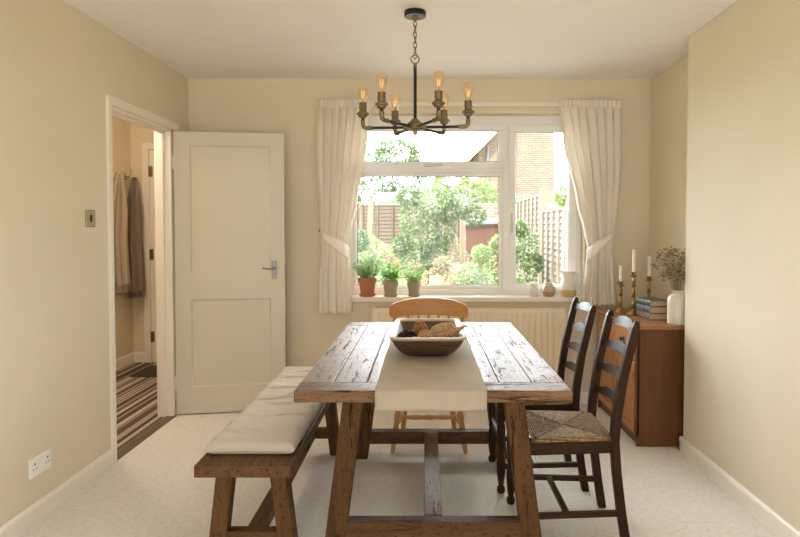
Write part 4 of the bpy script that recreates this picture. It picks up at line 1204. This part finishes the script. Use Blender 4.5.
shrub('tree', 'green tree in front of the brick house', 'tree', 1.35, 20.5, [((0,0,2.2),(1.0,.8,.7)),((-.9,0,2.0),(.9,.8,.7)),((.55,0,2.5),(.5,.6,.5)),((-.5,0,2.9),(.6,.5,.5))], 4600, .12, M['limel'], .10, 1.6, 2)
shrub('climbing_shrub', 'tall leafy green shrub in the middle of the garden', 'shrub', .02, 12, [((-.1,0,1.2),(.38,.4,.45)),((-.2,0,1.6),(.32,.35,.35)),((.12,0,1.95),(.36,.4,.30)),((-.2,0,.75),(.30,.4,.35)),((.45,.1,1.75),(.26,.3,.22)),((.72,.1,1.95),(.30,.3,.24)),((.15,0,.9),(.25,.3,.3)),((-.45,0,1.05),(.2,.2,.2)),((.35,0,1.35),(.2,.2,.3)),((-.35,0,2.0),(.22,.2,.14)),((.95,.1,1.65),(.22,.2,.18))], 7000, .075, M['treed'], .05, 1.2, 3)
shrub('shrub', 'bright lime shrub in front of the red shed', 'shrub', .92, 10.5, [((0,0,.50),(.34,.35,.36)),((.28,0,.80),(.22,.3,.30)),((-.35,0,.35),(.3,.3,.26)),((.05,0,.95),(.14,.2,.14)),((.34,0,1.1),(.12,.1,.15))], 3600, .06, M['limel'], .03, .4, 4)
shrub('shrub', 'green shrub against the right-hand lap fence', 'shrub', 1.56, 9.6, [((-.02,0,.75),(.20,.35,.4)),((.06,0,1.12),(.15,.3,.28)),((-.1,0,.35),(.26,.3,.3)),((-.06,0,1.38),(.09,.1,.12)),((.14,0,.85),(.15,.15,.15)),((-.18,0,1.0),(.1,.12,.12))], 3400, .06, M['treel'], .03, .7, 5)
shrub('shrub', 'small green bush showing above the right-hand fence', 'shrub', 2.85, 13.5, [((0,0,1.85),(.32,.3,.32)),((.1,0,1.5),(.3,.3,.3)),((.2,0,2.1),(.15,.15,.2))], 1600, .07, M['limel'], .03, 1.4, 6)
shrub('flowering_plant', 'straw-coloured flowering clump at the bottom of the garden view', 'plant', .22, 9.6, [((0,0,.50),(.36,.3,.28)),((.3,0,.62),(.25,.25,.22)),((-.35,0,.40),(.22,.25,.20)),((.05,0,.82),(.12,.12,.12))], 3000, .045, M['strawl'], .015, .3, 7)
shrub('flowering_plant', 'rust and pink flowering plant before the left fence', 'plant', -.85, 13.5, [((0,0,.75),(.45,.3,.30)),((.45,0,.65),(.3,.3,.25))], 1700, .05, M['redleaf'], .015, .5, 8)
shrub('shrub', 'low green bush behind the rosemary pot', 'shrub', -1.35, 12.2, [((0,0,.8),(.35,.3,.35)),((.3,0,.55),(.3,.3,.3)),((.05,0,1.15),(.15,.15,.2))], 1900, .06, M['treel'], .02, .5, 9)
shrub('shrub', 'leafy lime bush low beside the window mullion', 'shrub', .62, 8.6, [((0,0,.72),(.16,.2,.18)),((.16,0,.62),(.16,.2,.2))], 1300, .045, M['treel'], .02, .4, 10)
shrub('flowering_plant', 'wispy straw plant between the tall shrub and the shed', 'plant', .60, 14.05, [((0,0,.85),(.25,.2,.45)),((.2,0,.6),(.25,.2,.35)),((-.1,0,1.2),(.12,.12,.3))], 1600, .045, M['strawl'], .012, .5, 12)
shrub('shrub', 'pale bush spreading along the foot of the left fence', 'shrub', -.75, 15.4, [((0,0,.5),(.6,.3,.4)),((.5,0,.7),(.35,.3,.4)),((-.6,0,.8),(.3,.3,.4))], 2400, .07, M['limel'], .02, .4, 13)

def lap_fence(name, lb, x0, x1, h, y, npan, mat, rz=0, origin=(0,0)):
    """overlapping horizontal boards with vertical battens; local x runs along the fence"""
    root = thing(name, lb, 'fence', (origin[0], origin[1], -.1), rz)
    pw = (x1-x0)/npan
    for i in range(npan):
        a = x0+i*pw; m = MB()
        nb = int(h/.105)
        for k_ in range(nb):
            z = .08+k_*(h-.1)/nb
            m.hexa([(a+.05,-.034,z),(a+pw-.05,-.034,z),(a+pw-.05,-.016,z),(a+.05,-.016,z),(a+.05,-.006,z+(h-.1)/nb+.01),(a+pw-.05,-.006,z+(h-.1)/nb+.01),(a+pw-.05,.004,z+(h-.1)/nb+.01),(a+.05,.004,z+(h-.1)/nb+.01)])
        for q in (0,.25,.5,.75,1):
            xx = a+.06+(pw-.12)*q; m.box(xx-.022, xx+.022, -.062, -.015, .05, h-.02)
        m.box(a+.05, a+pw-.05, -.04, .02, h-.03, h)
        m.build('lap_panel', mat, root)
    for i in range(npan+1):
        xx = x0+i*pw; MB().box(xx-.045, xx+.045, -.045, .045, 0, h+.10).build('fence_post', M['palewood'], root)
    return root
lap_fence('lap_fence', 'brown overlapping-board fence across the end of the garden', -5.4, 1.8, 2.05, 17, 4, M['fencew'], 0, (0, 17))
lap_fence('lap_fence', 'taller pale fence section far down the right of the garden', 0, 3.6, 2.0, 0, 2, M['fencey'], -PI/2, (2.06, 14.2))
lap_fence('lap_fence', 'lower pale fence section close by on the right', 0, 3.6, 1.70, 0, 2, M['fencey'], -PI/2, (2.04, 10.42))

sh = thing('garden_shed', 'small red-brown boarded shed at the garden end', 'shed', (1.40, 15.0, -.1))
m = MB()
for i in range(9): m.box(-.42+i*.0935+.003, -.42+(i+1)*.0935-.003, -.4, -.385, 0, 1.50)
m.box(-.42, .42, -.385, .4, 0, 1.48); m.build('shed_wall', M['shedw'], sh)
MB().hexa([(-.5,-.5,1.46),(.5,-.5,1.52),(.5,.5,1.62),(-.5,.5,1.56),(-.5,-.5,1.51),(.5,-.5,1.57),(.5,.5,1.67),(-.5,.5,1.61)]).build('shed_roof', M['grey'], sh)
tag(MB().box(.78, .86, 13.5, 13.58, -.1, 1.72).build('timber_post', M['palewood'], bevel=.005), 'pale upright timber post beside the red shed', 'post')
tag(MB().leg((-1.22, 12.8, -.1), (-1.14, 12.9, 1.92), .10, .06).build('timber_post', M['palewood'], bevel=.005), 'leaning pale plank in front of the left fence', 'post')
tag(MB().hexa([(-1.0,12.4,-.1),(-.92,12.4,-.1),(-.92,12.46,-.1),(-1.0,12.46,-.1),(-.35,12.5,1.3),(-.27,12.5,1.3),(-.27,12.56,1.3),(-.35,12.56,1.3)]).build('timber_post', M['palewood']), 'slanting timber prop leaning right among the left plants', 'post')
bs = thing('white_shed', 'pale shed roof showing over the end fence', 'shed', (-.85, 19, -.1))
MB().box(-.6, .6, -.5, .5, 0, 2.25).build('shed_wall', M['white'], bs)
MB().hexa([(-.7,-.6,2.22),(.7,-.6,2.22),(.7,.6,2.45),(-.7,.6,2.45),(-.7,-.6,2.3),(.7,-.6,2.3),(.7,.6,2.53),(-.7,.6,2.53)]).build('shed_roof', M['white'], bs)
bw_ = tag(MB().box(1.3, 2.2, 16.3, 16.5, -.1, 1.95).build('brick_wall', M['brick'], bevel=.01), 'low brick garden wall behind the red shed', 'wall')

hs = thing('brick_house', 'neighbouring red-brick house behind the garden', 'house', (2.1, 24, -.1))
m = MB(); m.prism([(0,0),(2.95,0),(2.95,6.6),(2.2,6.6),(0,4.4)], 'Y', 0, 6)
m.build('house_wall', M['brick'], hs)
MB().hexa([(-.5,-.35,3.98),(2.3,-.35,6.78),(2.3,6.3,6.78),(-.5,6.3,3.98),(-.5,-.35,4.12),(2.2,-.35,6.88),(2.2,6.3,6.88),(-.5,6.3,4.12)]).build('roof', M['tile'], hs)
MB().hexa([(-.5,-.40,3.90),(2.3,-.40,6.70),(2.3,-.35,6.70),(-.5,-.35,3.90),(-.5,-.40,4.10),(2.2,-.40,6.86),(2.2,-.35,6.86),(-.5,-.35,4.10)]).build('bargeboard', M['white'], hs)
autosmooth(MB().tube([(.35,-.06,0),(.35,-.06,4.6)], .05, 8).build('drainpipe', M['grey'], hs))
MB().box(1.2, 3.4, -1.4, 0, 0, 2.5).build('extension', M['white'], hs)
MB().box(1.1, 3.5, -1.5, 0, 2.5, 2.62).build('extension_roof', M['grey'], hs)

# ------------------------------------------------------------------ light
wd = bpy.data.worlds.new('sky'); sc.world = wd; wd.use_nodes = True
nt = wd.node_tree; nt.nodes.clear()
o = nt.nodes.new('ShaderNodeOutputWorld'); bg = nt.nodes.new('ShaderNodeBackground')
tc = nt.nodes.new('ShaderNodeTexCoord'); nz = nt.nodes.new('ShaderNodeTexNoise'); nz.inputs['Scale'].default_value = 2.0
rp = nt.nodes.new('ShaderNodeValToRGB'); rp.color_ramp.elements[0].position = .35; rp.color_ramp.elements[1].position = .65
rp.color_ramp.elements[0].color = (.82, .92, 1.0, 1); rp.color_ramp.elements[1].color = (.98, .98, 1.0, 1)
nt.links.new(tc.outputs['Generated'], nz.inputs['Vector']); nt.links.new(nz.outputs['Fac'], rp.inputs[0])
nt.links.new(rp.outputs[0], bg.inputs[0]); 
sx = nt.nodes.new('ShaderNodeSeparateXYZ'); nt.links.new(tc.outputs['Generated'], sx.inputs[0])
mr = nt.nodes.new('ShaderNodeMapRange'); mr.inputs['From Min'].default_value = -.6; mr.inputs['From Max'].default_value = .6
mr.inputs['To Min'].default_value = 2.2; mr.inputs['To Max'].default_value = 19.0      # the sky is brightest beyond the garden
nt.links.new(sx.outputs[1], mr.inputs['Value']); nt.links.new(mr.outputs[0], bg.inputs[1])
nt.links.new(bg.outputs[0], o.inputs[0])

def portal(name, loc, rot, sx, sy):
    l = bpy.data.lights.new(name, 'AREA'); l.shape = 'RECTANGLE'; l.size = sx; l.size_y = sy
    l.cycles.is_portal = True
    q = bpy.data.objects.new(name, l); q.location = loc; q.rotation_euler = rot; COL.objects.link(q)
portal('window_portal', ((WX0+WX1)/2, YB+.30, (WZ0+WZ1)/2), (-PI/2, 0, 0), WX1-WX0, WZ1-WZ0)
portal('rear_opening_portal', ((RX0+RX1)/2, YF-.22, RZ/2), (PI/2, 0, 0), RX1-RX0, RZ)
l = bpy.data.lights.new('added_hall_light', 'POINT'); l.energy = 18; l.color = (1, .86, .68); l.shadow_soft_size = .12  # unseen light added under the hall ceiling to brighten the hallway
q = bpy.data.objects.new('added_hall_light', l); q.location = (-2.3, 4.0, 2.15); COL.objects.link(q)
l = bpy.data.lights.new('sun', 'SUN'); l.energy = 4.6; l.angle = math.radians(3); l.color = (1, .96, .90)
q = bpy.data.objects.new('sun', l); q.rotation_euler = (math.radians(38), math.radians(-30), 0); COL.objects.link(q)

# ------------------------------------------------------------------ camera
cam = bpy.data.cameras.new('camera'); co = bpy.data.objects.new('camera', cam); COL.objects.link(co)
f_px = 610; tilt = math.radians(1.7)
cam.sensor_width = 36; cam.sensor_fit = 'HORIZONTAL'; cam.lens = f_px/800*36
cam.shift_x = -(425-400)/800
cam.shift_y = ((228+f_px*math.tan(tilt))-268.5)/800
cam.clip_start = .05; cam.clip_end = 200
co.location = (0, 0, 1.305); co.rotation_euler = (PI/2-tilt, 0, 0)
sc.camera = co
sc.view_settings.view_transform = 'Standard'; sc.view_settings.look = 'None'
sc.view_settings.exposure = 0.56; sc.view_settings.gamma = 1
sc.view_settings.use_curve_mapping = False
sc.cycles.max_bounces = 14; sc.cycles.diffuse_bounces = 8; sc.cycles.transparent_max_bounces = 24
sc.cycles.sample_clamp_indirect = 6
